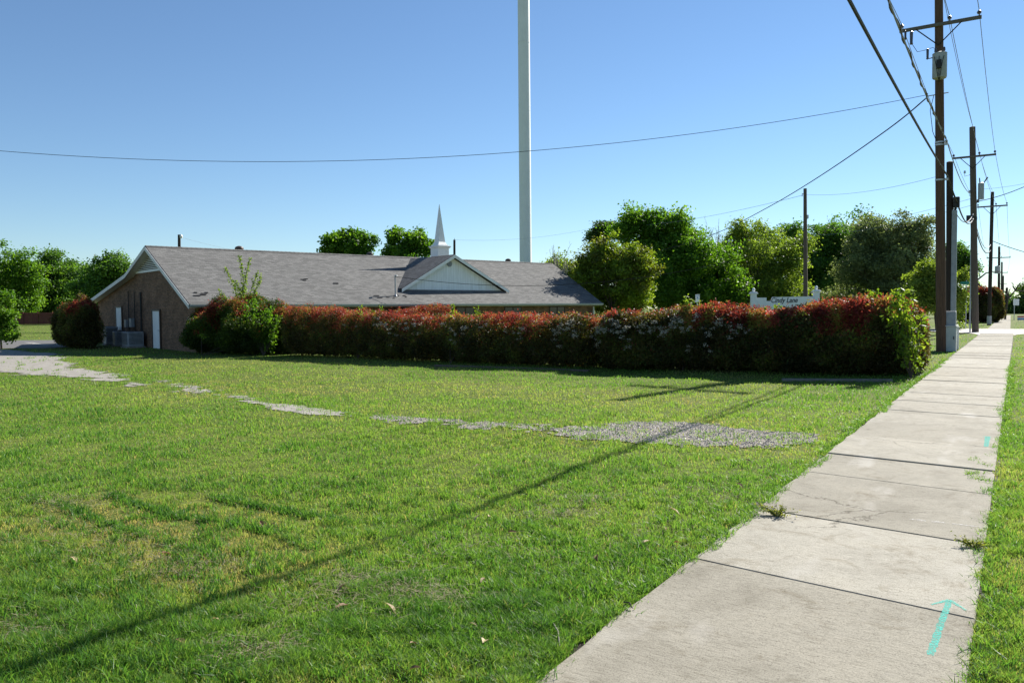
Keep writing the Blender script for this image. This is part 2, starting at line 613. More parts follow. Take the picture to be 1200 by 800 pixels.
M['letter'] = noisy("dark_lettering", (0.012, 0.014, 0.02), (0.02, 0.022, 0.03), 6, 0.6, bump=0)
M['dry_leaf'] = foliage("dry_leaf", [(0, (0.15, 0.085, 0.045)), (0.5, (0.36, 0.24, 0.13)), (1, (0.50, 0.39, 0.25))], 0.2, (1.2, 1, 0.8), 0.6)
M['red_paint'] = noisy("red_paint", (0.5, 0.05, 0.05), (0.6, 0.08, 0.07), 6, 0.5, bump=0)
M['blue_paint'] = noisy("blue_paint", (0.05, 0.1, 0.4), (0.08, 0.14, 0.5), 6, 0.5, bump=0)
M['soil'] = noisy("dark_soil", (0.022, 0.016, 0.011), (0.05, 0.038, 0.026), 14, 0.95, bump=0.02)

FOL = {
    'bright': foliage("bright_leaf", [(0, (0.041, 0.108, 0.011)), (0.5, (0.087, 0.191, 0.017)), (1, (0.155, 0.275, 0.028))], 0.50),
    'mid': foliage("mid_leaf", [(0, (0.035, 0.088, 0.016)), (0.5, (0.068, 0.152, 0.023)), (1, (0.129, 0.233, 0.035))], 0.48),
    'dark': foliage("dark_leaf", [(0, (0.024, 0.054, 0.012)), (0.5, (0.048, 0.099, 0.018)), (1, (0.098, 0.165, 0.030))], 0.42),
    'olive': foliage("olive_leaf", [(0, (0.066, 0.110, 0.020)), (0.5, (0.140, 0.210, 0.036)), (1, (0.246, 0.338, 0.056))], 0.48),
    'bronze': foliage("bronze_leaf", [(0, (0.079, 0.082, 0.020)), (0.4, (0.117, 0.172, 0.022)), (1, (0.197, 0.324, 0.036))], 0.48, (1.5, 1.35, 0.5)),
    'greygreen': foliage("grey_green_leaf", [(0, (0.078, 0.107, 0.042)), (0.5, (0.137, 0.177, 0.070)), (1, (0.223, 0.276, 0.106))], 0.42, (1.3, 1.3, 0.8)),
    'lime': foliage("lime_leaf", [(0, (0.086, 0.137, 0.023)), (0.5, (0.159, 0.228, 0.036)), (1, (0.274, 0.342, 0.063))], 0.50),
    'shoot': foliage("pale_shoot_leaf", [(0, (0.069, 0.138, 0.014)), (0.5, (0.129, 0.216, 0.024)), (1, (0.239, 0.313, 0.046))], 0.5, (1.5, 1.45, 0.6)),
    'photinia': foliage("photinia_leaf", [(0, (0.026, 0.037, 0.012)), (0.3, (0.079, 0.055, 0.021)), (0.5, (0.064, 0.101, 0.022)), (0.72, (0.132, 0.094, 0.031)), (0.85, (0.121, 0.171, 0.031)), (1, (0.209, 0.253, 0.044))], 0.42, (1.5, 1.4, 0.6), 0.5, 0.2),
    'red': foliage("photinia_red_leaf", [(0, (0.110, 0.030, 0.014)), (0.35, (0.230, 0.042, 0.032)), (0.6, (0.360, 0.066, 0.058)), (0.75, (0.30, 0.15, 0.045)), (1, (0.19, 0.22, 0.04))], 0.45, (1.5, 1.15, 0.9), 0.45, 0.22),
    'flower': foliage("cream_blossom", [(0, (0.328, 0.281, 0.211)), (0.6, (0.468, 0.429, 0.351)), (1, (0.577, 0.546, 0.484))], 0.25, (1.1, 1.1, 1)),
    'weed': foliage("weed_leaf", [(0, (0.12, 0.16, 0.03)), (0.5, (0.22, 0.24, 0.06)), (1, (0.34, 0.33, 0.11))], 0.35),
    'glossy': foliage("glossy_green_leaf", [(0, (0.019, 0.035, 0.008)), (0.5, (0.049, 0.086, 0.013)), (0.8, (0.094, 0.154, 0.020)), (1, (0.143, 0.210, 0.032))], 0.42, (1.5, 1.5, 0.6), 0.5, 0.2),
}


# ------------------------------------------------------------------ setting: ground, sidewalk, roads
def grid_axis(lo, hi, step, far):
    a = list(np.arange(lo, hi + 1e-6, step))
    s = step
    x = hi
    while x < far:
        s *= 1.25
        x += s
        a.append(x)
    s = step
    x = lo
    while x > -far:
        s *= 1.25
        x -= s
        a.insert(0, x)
    return np.array(a)


gx, gy = grid_axis(-24, 22, 0.35, 2500), grid_axis(2, 44, 0.35, 2500)
GX, GY = np.meshgrid(gx, gy, indexing='ij')
V = np.stack([GX, GY, H(GX, GY)], -1).reshape(-1, 3)
nx, ny = len(gx), len(gy)
I = np.arange(nx * ny).reshape(nx, ny)
Q = np.stack([I[:-1, :-1], I[1:, :-1], I[1:, 1:], I[:-1, 1:]], -1).reshape(-1, 4)
g = link("ground", mesh_from("ground", V, Q.ravel(), np.full(len(Q), 4), M['ground'], smooth=True))
g["kind"] = "structure"

QL, QR = 1.85, 0.17       # the sidewalk's edges


def edgenoise(s, seed):
    return (vnoise(s, s * 0, 0.22, seed) - 0.5) * 0.06 + (vnoise(s, s * 0, 1.3, seed + 5) - 0.5) * 0.09


SLABS = []


def slab_mesh():
    joints = [-6.0, -4.0, -1.9, 0.3, 2.55, 5.03, 6.60, 8.36, 9.55, 11.1]
    while joints[-1] < 54:
        joints.append(joints[-1] + 1.52)
    Vv, Ff, at_v = [], [], []
    gap = 0.011
    nxt = .010
    for a, b in zip(joints[:-1], joints[1:]):
        n = 6
        g0, nxt = nxt, random.uniform(.006, .010) if b > 7 else .013
        zt = 0.035 + random.uniform(-0.006, 0.008)
        tilt = random.uniform(-0.006, 0.006)
        va = random.random()
        SLABS.append((a, b, zt, tilt))
        pts = []
        L = [sq(a + g0 + 0.11 + (b - a - g0 - nxt) * i / n, QL + .014 * math.sin(a * 3 + i * 2.1)) for i in range(n + 1)]
        Rr = [sq(a + g0 - 0.11 + (b - a - g0 - nxt) * i / n, QR) for i in range(n + 1)]
        ring = L + Rr[::-1]
        base = len(Vv)
        m_ = len(ring)
        for j, p in enumerate(ring):
            ed = 0.006
            f_ = (j if j <= n else m_ - 1 - j) / n
            z = zt + tilt * (f_ - 0.5)
            Vv.append((p[0], p[1], -0.08))
            Vv.append((p[0], p[1], z - ed))
            cen = sq((a + b) / 2, (QL + QR) / 2)
            d = (cen - p)[:2]
            d = d / np.linalg.norm(d) * 0.009
            Vv.append((p[0] + d[0], p[1] + d[1], z))
            at_v += [va] * 3
        for j in range(m_):
            j2 = (j + 1) % m_
            Ff.append([base + 3 * j + 1, base + 3 * j, base + 3 * j2, base + 3 * j2 + 1])
            Ff.append([base + 3 * j + 2, base + 3 * j + 1, base + 3 * j2 + 1, base + 3 * j2 + 2])
        Ff.append([base + 3 * j + 2 for j in range(m_)][::-1])
    return mesh_from("sidewalk", Vv, [i for f in Ff for i in f], [len(f) for f in Ff], M['concrete'], attr=at_v)


sw = link("sidewalk", slab_mesh())
sw["kind"] = "structure"
SW_Z = 0.036
mb = MB()
mb.face([sq(-6.3, QR - .03, .006), sq(-6.3, QL + .05, .006), sq(59, QL + .05, .006), sq(59, QR - .03, .006)][::-1])
o = mb.build("sidewalk_bed", noisy("dark_soil_bed", (0.016, 0.012, 0.009), (0.035, 0.028, 0.02), 14, 0.95, bump=0.02))
o["kind"] = "structure"


def sheet(name, poly, mat, z=0.012, kind="structure"):
    """a flat convex-ish sheet from world points"""
    mb = MB()
    mb.face([(p[0], p[1], z) for p in poly])
    o = mb.build(name, mat)
    o["kind"] = kind
    return o


def in_poly(x, y, P):
    c = np.zeros(x.shape, bool)
    n = len(P)
    for i in range(n):
        x1, y1 = P[i]
        x2, y2 = P[(i + 1) % n]
        k = ((y1 > y) != (y2 > y)) & (x < (x2 - x1) * (y - y1) / (y2 - y1 + 1e-12) + x1)
        c ^= k
    return c


def edge_dist(x, y, P):
    d = np.full(x.shape, 1e9)
    n = len(P)
    for i in range(n):
        a, b = np.array(P[i]), np.array(P[(i + 1) % n])
        ab = b - a
        t = np.clip(((x - a[0]) * ab[0] + (y - a[1]) * ab[1]) / (ab @ ab + 1e-12), 0, 1)
        d = np.minimum(d, np.hypot(x - a[0] - t * ab[0], y - a[1] - t * ab[1]))
    return d


class Patch:
    def __init__(self, px, soft, thr, scale, seed, world=None):
        self.P = [tuple(gp(u, v)[:2]) for u, v in px] if world is None else world
        self.soft, self.thr, self.scale, self.seed = soft, thr, scale, seed
        self.lo, self.hi = np.min(self.P, 0), np.max(self.P, 0)

    def mask(self, x, y):
        ins = in_poly(x, y, self.P)
        e = np.clip(edge_dist(x, y, self.P) / self.soft, 0, 1)
        n = 0.42 * vnoise(x, y, self.scale, self.seed) + 0.24 * vnoise(x, y, self.scale * 0.3, self.seed + 3) + 0.34 * vnoise(x, y, 0.10, self.seed + 5)
        return ins & (n * 0.9 + 0.1 < self.thr * (0.25 + 0.75 * e))

    def build(self, name, cell, mat, dz):
        xs = np.arange(self.lo[0], self.hi[0], cell)
        ys = np.arange(self.lo[1], self.hi[1], cell)
        X, Y = np.meshgrid(xs, ys, indexing='ij')
        keep = self.mask(X, Y)
        ii, jj = np.nonzero(keep)
        nyv = len(ys) + 1
        vid = {}
        quads = np.stack([ii * nyv + jj, (ii + 1) * nyv + jj, (ii + 1) * nyv + jj + 1, ii * nyv + jj + 1], -1)
        uniq, inv = np.unique(quads.ravel(), return_inverse=True)
        vi, vj = uniq // nyv, uniq % nyv
        vx = self.lo[0] + (vi - 0.5) * cell + (_hash(vi, vj, 91) - 0.5) * cell * 0.7
        vy = self.lo[1] + (vj - 0.5) * cell + (_hash(vi, vj, 92) - 0.5) * cell * 0.7
        Vv = np.stack([vx, vy, H(vx, vy) + dz], -1)
        o = link(name, mesh_from(name, Vv, inv.astype(np.int32), np.full(len(quads), 4), mat))
        o["kind"] = "structure"
        return o


PATCHES = []
pa = Patch([(640, 503), (740, 492), (830, 494), (880, 500), (968, 508), (974, 520), (930, 528), (800, 527), (730, 521), (640, 512)], 0.6, 1.02, 0.8, 21)
pa.build("gravel_driveway", 0.05, M['gravel'], 0.012)
pb = Patch([(400, 480), (520, 487), (660, 494), (760, 497), (745, 516), (640, 514), (520, 505), (420, 495)], 0.6, 0.74, 0.6, 22)
pb.build("gravel_path", 0.05, M['gravel'], 0.010)
pc = Patch([(255, 470), (300, 468), (360, 474), (410, 482), (440, 490), (380, 490), (320, 484)], 0.5, 0.94, 0.6, 23)
pc.build("broken_concrete", 0.06, M['old_concrete'], 0.014)
pd = Patch([(-90, 405), (20, 409), (80, 414), (120, 430), (165, 437), (190, 455), (150, 458), (60, 443), (-90, 436)], 1.4, 0.90, 1.0, 24)
pd.build("old_driveway", 0.10, M['old_concrete'], 0.016)
pe = Patch([(150, 438), (230, 448), (330, 466), (300, 474), (190, 460)], 0.6, 0.58, 0.5, 25)
pe.build("worn_path", 0.07, M['old_concrete'], 0.012)
PATCHES = [pa, pb, pc, pd, pe]

# parking lot behind the bush, with a faded stripe
lot_poly = [gp(-60, 399.5), gp(75, 398.5), gp(105, 405.5), gp(60, 408), gp(-60, 409)]
sheet("parking_lot", lot_poly, M['asphalt'], -0.25 + 0.018)
mb = MB()
a, b, dv = gp(28, 401.5), gp(54, 405.5), np.array([0.25, 0.1, 0])
mb.face([(a[0], a[1], -0.228), (a[0] + .5, a[1] + .1, -0.228), (b[0] + .3, b[1] + .1, -0.228), (b[0], b[1], -0.228)])
o = mb.build("parking_stripe", M['chalk'])
o["kind"] = "structure"

# cross street at the corner and the far road
S0, S1 = 59.5, 66.5
sheet("cross_street", [sq(S0, -40), sq(S1, -40), sq(S1, 14), sq(S0, 14)], M['road'], 0.014)
mb = MB()
arc = []
for i in range(9):
    t = i / 8
    arc.append(sq(53.0 + 6.5 * t, QL + 0.1 + 3.2 * t * t))
arc2 = [sq(53.0 + 6.5 * i / 8, QR - 0.1 - 4.2 * (i / 8) ** 2) for i in range(9)]
for i in range(8):
    mb.face([(*arc[i][:2], 0.024), (*arc2[i][:2], 0.024), (*arc2[i + 1][:2], 0.024), (*arc[i + 1][:2], 0.024)])
o = mb.build("curb_ramp", M['road'])
o["kind"] = "structure"
sheet("far_sidewalk", [sq(S1 + .1, 1.8), sq(S1 + .1, 0.4), sq(150, 0.9), sq(150, 1.9)], M['concrete'], 0.03)
sheet("road", [sq(S1 + 4, -2.2), sq(S1 + 4, -14), sq(400, -12), sq(400, -0.9)], M['road'], 0.02)

# painted arrow marks on the sidewalk
def on_walk(u, v):
    r = ray(u, v)
    return CAM + r * ((SW_Z - CH) / r[2])


def walk_z(p):
    s_, q_ = float(p[:2] @ D2), float(p[:2] @ N2)
    s_ -= .11 * (q_ - (QL + QR) / 2) / ((QL - QR) / 2)
    for a, b, zt, tl in SLABS:
        if a <= s_ < b:
            return zt + tl * ((s_ - a) / (b - a) - .5)
    return SW_Z


def paint(name, strokes, mat, label, cat):
    mb = MB()
    for (u1, v1, w1), (u2, v2, w2) in strokes:
        a, b = on_walk(u1, v1), on_walk(u2, v2)
        n = 40
        d = (b - a) / np.linalg.norm(b - a)
        s = np.array([-d[1], d[0], 0])
        pl, pr = [], []
        for i in range(n + 1):
            t = i / n
            w = (w1 + (w2 - w1) * t) / 2
            pl.append(a + (b - a) * t + s * (w + random.uniform(-.004, .004)))
            pr.append(a + (b - a) * t - s * (w + random.uniform(-.004, .004)))
        lift = 0.0012 + 0.0006 * len(mb.f) / n
        for i in range(n):
            mb.face([np.array([q[0], q[1], walk_z(q) + lift]) for q in (pl[i], pr[i], pr[i + 1], pl[i + 1])])
    o = mb.build(name, mat)
    return tag(o, label, cat)


paint("painted_arrow", [((1090, 767, .036), (1112, 704, .030)), ((1091, 707, .012), (1113, 702, .030)), ((1113, 702, .030), (1132, 714, .014))],
      M['paint_turq'], "turquoise spray painted arrow across a joint of the sidewalk", "ground marking")
paint("painted_mark", [((1155.5, 523, .05), (1157.5, 511, .06)), ((1152, 511.5, .03), (1161, 511.5, .04))],
      M['paint_turq'], "small turquoise spray mark near the right edge of the sidewalk", "ground marking")
paint("chalk_scuff", [((1065, 607, .02), (1085, 609.5, .05)), ((1090, 610, .06), (1112, 612.5, .03)), ((1116, 613, .025), (1158, 618, .02))],
      M['chalk'], "thin white scuff line across the sidewalk slab", "ground marking")

# ------------------------------------------------------------------ church frame
TH = math.radians(49)
dC = np.array([math.sin(TH), math.cos(TH), 0])
eC = np.array([-math.cos(TH), math.sin(TH), 0])
E0 = np.array([-15.57, 37.94, 0])
ZG = -0.25
ZE, ZR, ZB, ZK = 2.13, 5.37, 4.00, 2.57
SE, SR, SB, SK = 0.0, 6.75, 10.7, 19.4
OH = 0.45        # rake overhang
OE = 0.55        # eave overhang


def ch(T, S, z):
    return np.array([E0[0] + dC[0] * T + eC[0] * S, E0[1] + dC[1] * T + eC[1] * S, z])


def zroof(S):
    return float(np.interp(S, [SE, SR, SB, SK], [ZE, ZR, ZB, ZK]))


def Tend(S):
    return 29.4 + 1.5 * min(max(S, 0) / SR, 1)


def solveT(u, S, z, lo=-2, hi=34):
    for _ in range(50):
        m_ = (lo + hi) / 2
        if prj(ch(m_, S, z))[0] < u:
            lo = m_
        else:
            hi = m_
    return lo


def solveS(u, T, z, lo=-2, hi=30):
    for _ in range(50):
        m_ = (lo + hi) / 2
        if prj(ch(T, m_, z))[0] > u:
            lo = m_
        else:
            hi = m_
    return lo


def hit(u, v, plane_pt, nrm):
    r = ray(u, v)
    t = ((plane_pt - CAM) @ nrm) / (r @ nrm)
    return CAM + r * t


def chTS(p):
    d = p - E0
    return d[:2] @ dC[:2], d[:2] @ eC[:2]


CHURCH_POLY = [tuple(ch(T, S, 0)[:2]) for T, S in ((OH, OE), (29, OE), (30, SK - .3), (OH, SK - .3))]

church = thing("church_building", "long low brown brick church with grey shingle roof and white front gable", "church", ch(OH, OE, ZG))
TK = 0.13
# roof: three planes with thickness
mb = MB()
prof = [(SE, ZE), (SR, ZR), (SB, ZB), (SK, ZK)]


def roofquad(mbx, s0, z0, s1, z1, dz=0.0):
    L = math.hypot(s1 - s0, z1 - z0)
    p = [ch(0, s0, z0 + dz), ch(Tend(s0), s0, z0 + dz), ch(Tend(s1), s1, z1 + dz), ch(0, s1, z1 + dz)]
    off = s0 * 1.1
    mbx.face(p, [(0, off), (Tend(s0), off), (Tend(s1), off + L), (0, off + L)])


for (s0, z0), (s1, z1) in zip(prof[:-1], prof[1:]):
    roofquad(mb, s0, z0, s1, z1)
    mb.face([ch(0, s1, z1 - TK), ch(Tend(s1), s1, z1 - TK), ch(Tend(s0), s0, z0 - TK), ch(0, s0, z0 - TK)])
    mb.face([ch(Tend(s0), s0, z0), ch(Tend(s0), s0, z0 - TK), ch(Tend(s1), s1, z1 - TK), ch(Tend(s1), s1, z1)])
    mb.face([ch(0, s1, z1), ch(0, s1, z1 - TK), ch(0, s0, z0 - TK), ch(0, s0, z0)])
mb.face([ch(0, SE, ZE), ch(0, SE, ZE - TK), ch(Tend(0), SE, ZE - TK), ch(Tend(0), SE, ZE)])
mb.face([ch(0, SK, ZK - TK), ch(0, SK, ZK), ch(Tend(9), SK, ZK), ch(Tend(9), SK, ZK - TK)])
roof = mb.build("roof", M['shingle'], church)
# ridge cap shingles and torn spots, all lying on the roof
mb = MB()
x = 0.0
while x < 30.6:
    for sgn, sl in ((-1, (ZR - ZE) / SR), (1, (ZB - ZR) / (SB - SR))):
        a, b = min(x + 0.29, 30.7), x
        mb.face([ch(a, SR, ZR + .022), ch(b, SR, ZR + .03), ch(b, SR + sgn * .17, ZR + .03 + (-.17 * sl if sgn < 0 else .17 * sl)),
                 ch(a, SR + sgn * .17, ZR + .022 + (-.17 * sl if sgn < 0 else .17 * sl))], [(a, 0), (b, 0), (b, .17), (a, .17)])
    x += 0.27
mb.build("ridge_cap", M['shingle'], roof)
nF = np.cross(ch(1, 0, 0) - ch(0, 0, 0), ch(0, SR, ZR) - ch(0, 0, ZE))
nF /= np.linalg.norm(nF)
mb = MB()
for (uu, vv, n_, wid) in ((235, 345, 7, 12), (292, 349, 5, 8), (452, 348, 6, 14), (471, 348, 4, 8), (360, 327, 3, 8), (395, 333, 2, 5)):
    for k in range(n_):
        p = hit(uu + random.uniform(-wid, wid), vv + random.uniform(-2, 2), ch(0, 0, ZE), nF)
        T, S = chTS(p)
        w, h_ = random.uniform(.12, .35), random.uniform(.04, .09)
        sl = (ZR - ZE) / SR
        mb = MB()
        mb.box(ch(T, S, ZE + S * sl + .03), (w, h_, .03), dC, None, nF)
        mb.build("torn_shingle", M['dark'], roof)

# walls
mb = MB()
zt = lambda S: zroof(S) - TK - 0.01
S_w0, S_w1 = OE, SK - 0.35
VZ = 4.10      # level of the triangular vent's sill
sl_, sr_ = np.interp(VZ, [ZE, ZR], [SE, SR]) + 0.3, SB - (VZ - ZB) / (ZR - ZB) * (SB - SR) - 0.35
for T in (OH,):
    ring = [(S_w0, ZG - .2), (S_w0, zt(S_w0)), (sl_, zt(sl_)), (sl_ + .02, VZ), (sr_ - .02, VZ), (sr_, zt(sr_)), (SB, zt(SB)), (S_w1, zt(S_w1)), (S_w1, ZG - .2)]
    mb.face([ch(T, s, z) for s, z in ring], [(s, z) for s, z in ring])
ring = [(S_w0, ZG - .2), (S_w1, ZG - .2), (S_w1, zt(S_w1)), (SB, zt(SB)), (SR, zt(SR)), (S_w0, zt(S_w0))]
mb.face([ch(Tend(s) - OH, s, z) for s, z in ring], [(s, z) for s, z in ring])
mb.face([ch(OH, S_w0, ZG - .2), ch(Tend(S_w0) - OH, S_w0, ZG - .2), ch(Tend(S_w0) - OH, S_w0, zt(S_w0)), ch(OH, S_w0, zt(S_w0))],
        [(0, 0), (28.5, 0), (28.5, 2.3), (0, 2.3)])
mb.face([ch(OH, S_w1, ZG - .2), ch(OH, S_w1, zt(S_w1)), ch(30, S_w1, zt(S_w1)), ch(30, S_w1, ZG - .2)], [(0, 0), (0, 2.3), (28.5, 2.3), (28.5, 0)])
wall = mb.build("wall", M['brick'], church)

# rake boards and soffit at the gable, gutter at the eave
mb = MB()
for (s0, z0), (s1, z1) in zip(prof[:-1], prof[1:]):
    mb.prism([ch(-.02, s0, z0 - .025), ch(-.02, s1, z1 - .025), ch(-.02, s1, z1 - .24), ch(-.02, s0, z0 - .24)], -dC * .03)
mb.build("rake_board", M['trim'], church)
mb = MB()
for (s0, z0), (s1, z1) in zip(prof[:-1], prof[1:]):
    mb.prism([ch(.0, s0, z0 - TK - .02), ch(.0, s1, z1 - TK - .02), ch(OH, s1, z1 - TK - .02), ch(OH, s0, z0 - TK - .02)], (0, 0, -.03))
mb.prism([ch(OH, SE + .02, ZE - TK - .02), ch(Tend(0), SE + .02, ZE - TK - .02), ch(Tend(0), OE, ZE - TK - .02), ch(OH, OE, ZE - TK - .02)], (0, 0, -.03))
mb.build("soffit", M['trim'], church)
mb = MB()
mb.box((ch(0, -.06, ZE - .08) + ch(Tend(0), -.06, ZE - .08)) / 2, (Tend(0), .11, .13), dC, eC)
mb.build("gutter", M['gutter'], church, bevel=.02)
mb = MB()
mb.box(ch(28.9, .42, (ZE + ZG) / 2 - .1), (.10, .08, ZE - ZG - .3), dC, eC)
mb.build("downspout", M['trim'], church)

# triangular louvred vent at the peak
vent = MB()
vent.face([ch(OH + .03, sl_, VZ), ch(OH + .03, sr_, VZ), ch(OH + .03, SR, zt(SR))])
v_o = vent.build("gable_vent", M['dark'], church)
mb = MB()
z = VZ + .08
while z < zt(SR) - .15:
    a = np.interp(z, [VZ, zt(SR)], [sl_, SR]) + .05
    b = np.interp(z, [VZ, zt(SR)], [sr_, SR]) - .05
    mb.box((ch(OH - .02, a, z) + ch(OH - .02, b, z)) / 2, (b - a, .06, .045), eC, dC)
    z += .10
mb.build("louver", M['trim'], v_o)
mb = MB()
mb.box((ch(OH - .03, sl_ - .1, VZ - .05) + ch(OH - .03, sr_ + .1, VZ - .05)) / 2, (sr_ - sl_ + .2, .07, .12), eC, dC)
mb.build("sill", M['white'], v_o)

# door, window, pipes and meters on the gable wall
def wallS(u, z=1.2):
    return solveS(u, OH, z)


s1, s0 = wallS(180), wallS(188.5)
door = MB()
door.box((ch(OH - .02, (s0 + s1) / 2, ZG + 1.03)), (s1 - s0, .06, 2.06), eC, dC)
d_o = door.build("door", M['white'], church, bevel=.008)
mb = MB()
for s in (s0 - .05, s1 + .05):
    mb.box(ch(OH - .04, s, ZG + 1.08), (.1, .1, 2.17), eC, dC)
mb.box(ch(OH - .04, (s0 + s1) / 2, ZG + 2.115), (s1 - s0, .1, .1), eC, dC)
mb.build("door_frame", M['brown_metal'], d_o)
mb = MB()
mb.tube([ch(OH - .05, s0 + .12, ZG + 1.0), ch(OH - .12, s0 + .12, ZG + 1.0), ch(OH - .12, s0 + .22, ZG + 1.0)], .018, 6)
mb.build("handle", M['galv'], d_o)
s1, s0 = wallS(137), wallS(143.5)
zt_, zb_ = hit(140, 360.5, ch(OH, 0, 0), dC)[2], hit(140, 386.5, ch(OH, 0, 0), dC)[2]
mb = MB()
mb.box(ch(OH - .01, (s0 + s1) / 2, (zt_ + zb_) / 2), (s1 - s0, .05, zt_ - zb_), eC, dC)
w_o = mb.build("window", M['white'], church)
mb = MB()
for s in (s0 - .04, s1 + .04):
    mb.box(ch(OH - .03, s, (zt_ + zb_) / 2), (.08, .08, zt_ - zb_ + .02), eC, dC)
for z in (zb_ - .05, zt_ + .05):
    mb.box(ch(OH - .03, (s0 + s1) / 2, z), (s1 - s0 + .16, .08, .08), eC, dC)
mb.build("frame", M['brown_metal'], w_o)
for u, v0, v1, r_ in ((167, 342, 411, .05), (152.5, 341, 390, .025), (159.5, 341, 392, .025)):
    s_ = wallS(u)
    za, zb2 = hit(u, v0, ch(OH, 0, 0), dC)[2], ZG
    if v1 < 400:
        zb2 = hit(u, v1, ch(OH, 0, 0), dC)[2]
    mb = MB()
    mb.tube([ch(OH - .07, s_, zb2), ch(OH - .07, s_, za)], r_, 8)
    mb.build("conduit", M['dark'], church, smooth=True)
for u, v, w, h_ in ((151, 379, .34, .45), (157, 378, .42, .52)):
    p = hit(u, v, ch(OH, 0, 0), dC)
    T, S = chTS(p)
    mb = MB()
    mb.box(ch(OH - .12, S, p[2]), (w, .2, h_), eC, dC)
    mb.build("meter_box", M['ac_metal'], church, bevel=.015)

# windows and doors of the front wall, seen between eave and hedge
for i, (t0, t1, zb2, zz) in enumerate(((4.0, 5.2, .9, 1.85), (8.0, 9.2, .9, 1.85), (12.0, 13.6, ZG, 1.85), (16.5, 17.9, .9, 1.85), (20.5, 21.9, .9, 1.85), (24.6, 26.0, .9, 1.85))):
    mb = MB()
    mb.box(ch((t0 + t1) / 2, OE - .01, (zb2 + zz) / 2), (t1 - t0, .05, zz - zb2), dC, eC)
    wo_ = mb.build("window", M['glass'], church)
    mb = MB()
    for t in (t0 - .03, (t0 + t1) / 2, t1 + .03):
        mb.box(ch(t, OE - .03, (zb2 + zz) / 2), (.06, .07, zz - zb2 + .02), dC, eC)
    for z in (zb2 - .04, zz + .04):
        mb.box(ch((t0 + t1) / 2, OE - .03, z), (t1 - t0 + .12, .07, .06), dC, eC)
    mb.build("frame", M['brown_metal'], wo_)
mb = MB()
tl = solveT(482, OE - .15, 1.7)
mb.box(ch(tl, OE - .2, 1.72), (.20, .20, .34), dC, eC)
mb.tube([ch(tl, OE - .2, 1.9), ch(tl, OE - .2, 2.0)], .03, 6)
mb.tube([ch(tl, OE - .2, 1.5), ch(tl, OE - .2, 1.56)], [.05, .09], 6)
mb.build("porch_lantern", M['white'], church, bevel=.01)

# front gable with its own little roof
pL = hit(467, 339, ch(0, 0, ZE), nF)
TLg, SG = chTS(pL)
gpl = ch(0, SG, 0)
pA = hit(529, 299.5, gpl, eC)
pR = hit(592, 341, gpl, eC)
TAg, TRg = chTS(pA)[0], chTS(pR)[0]
ZA, ZL = pA[2], pL[2]
half = max(TAg - TLg, TRg - TAg)
TLg, TRg = TAg - (TAg - TLg), TRg
ZRt = ZL
Sback = SR if ZA >= ZR else SR - (ZR - ZA) / ((ZR - ZE) / SR)
print("gable", TLg, TAg, TRg, "S", SG, "z", ZL, ZA, "back", Sback)
slF = (ZR - ZE) / SR
ov = .35
gable = MB()
gable.face([ch(TLg + .1, SG, ZL - .12), ch(TRg - .1, SG, ZL - .12), ch(TAg, SG, ZA - .1)], [(TLg, ZL), (TRg, ZL), (TAg, ZA)])
g_o = gable.build("front_gable", M['siding'], church)
mb = MB()
Sv = (ZL - ZE) / slF       # where the eave of the gable roof meets the main slope
ZA2 = ZA + .06
bk = min((ZA2 - ZE) / slF, SR)
for T_e, sg in ((TLg, -1), (TRg, 1)):
    hz = math.hypot(TAg - T_e, ZA - ZL)
    a, b, c_, d_ = ch(T_e, SG - ov, ZL + .05), ch(TAg, SG - ov, ZA2), ch(TAg, bk + .02, ZA2), ch(T_e, Sv + .02, ZL + .05)
    uvs = [(SG - ov, 0), (SG - ov, hz), (bk, hz), (Sv, 0)]
    pts = [a, b, c_, d_]
    if sg < 0:
        pts, uvs = pts[::-1], uvs[::-1]
    mb.face(pts, uvs)
    low = [p - np.array([0, 0, .09]) for p in pts][::-1]
    mb.face(low)
    mb.face([a, b, b - np.array([0, 0, .09]), a - np.array([0, 0, .09])])
mb.build("gable_roof", M['shingle'], g_o)
mb = MB()
for T_e in (TLg, TRg):
    a, b = ch(T_e, SG - ov - .02, ZL + .02), ch(TAg, SG - ov - .02, ZA2 - .03)
    dz = np.array([0, 0, -.2])
    mb.prism([a, b, b + dz, a + dz], -eC * .03)
mb.build("fascia", M['white'], g_o)
mb = MB()
mb.box((ch(TLg + .2, SG - .03, ZL - .07) + ch(TRg - .2, SG - .03, ZL - .07)) / 2, (TRg - TLg - .4, .06, .10), dC, eC)
mb.build("trim_board", M['trim'], g_o)
pV = hit(526.5, 309, gpl, eC)
mb = MB()
mb.tube([pV, pV - eC * .04], .20, 16)
for k in range(5):
    mb.box(pV - eC * .05 + np.array([0, 0, -.13 + .065 * k]), (.3 if k in (1, 2, 3) else .2, .03, .02), dC, eC)
mb.build("round_vent", M['ac_metal'], g_o)

# steeple on the ridge of the front gable
SS = (SG + SR) / 2 + .75
st_T = solveT(515.5, SS, 5.6)
stc = ch(st_T, SS, 0)
Yst = stc[1]
mpp = Yst / F
zb_ = ZR - .55
z1 = at(515, 291, Yst)[2]
z2 = at(515, 287.5, Yst)[2]
z3 = at(515.5, 239, Yst)[2]
wB = 15.5 * mpp
steeple = MB()
steeple.box(stc + np.array([0, 0, (zb_ + z1) / 2]), (wB, wB, z1 - zb_), dC, eC)
st_o = steeple.build("steeple", M['white'], church, bevel=.02)
mb = MB()
mb.box(stc + np.array([0, 0, z1 + .04]), (wB + .12, wB + .12, .08), dC, eC)
mb.box(stc + np.array([0, 0, z1 + .115]), (wB + .22, wB + .22, .07), dC, eC)
mb.box(stc + np.array([0, 0, z1 + .19]), (wB - .08, wB - .08, .08), dC, eC)
mb.build("cornice", M['white'], st_o, bevel=.012)
mb = MB()
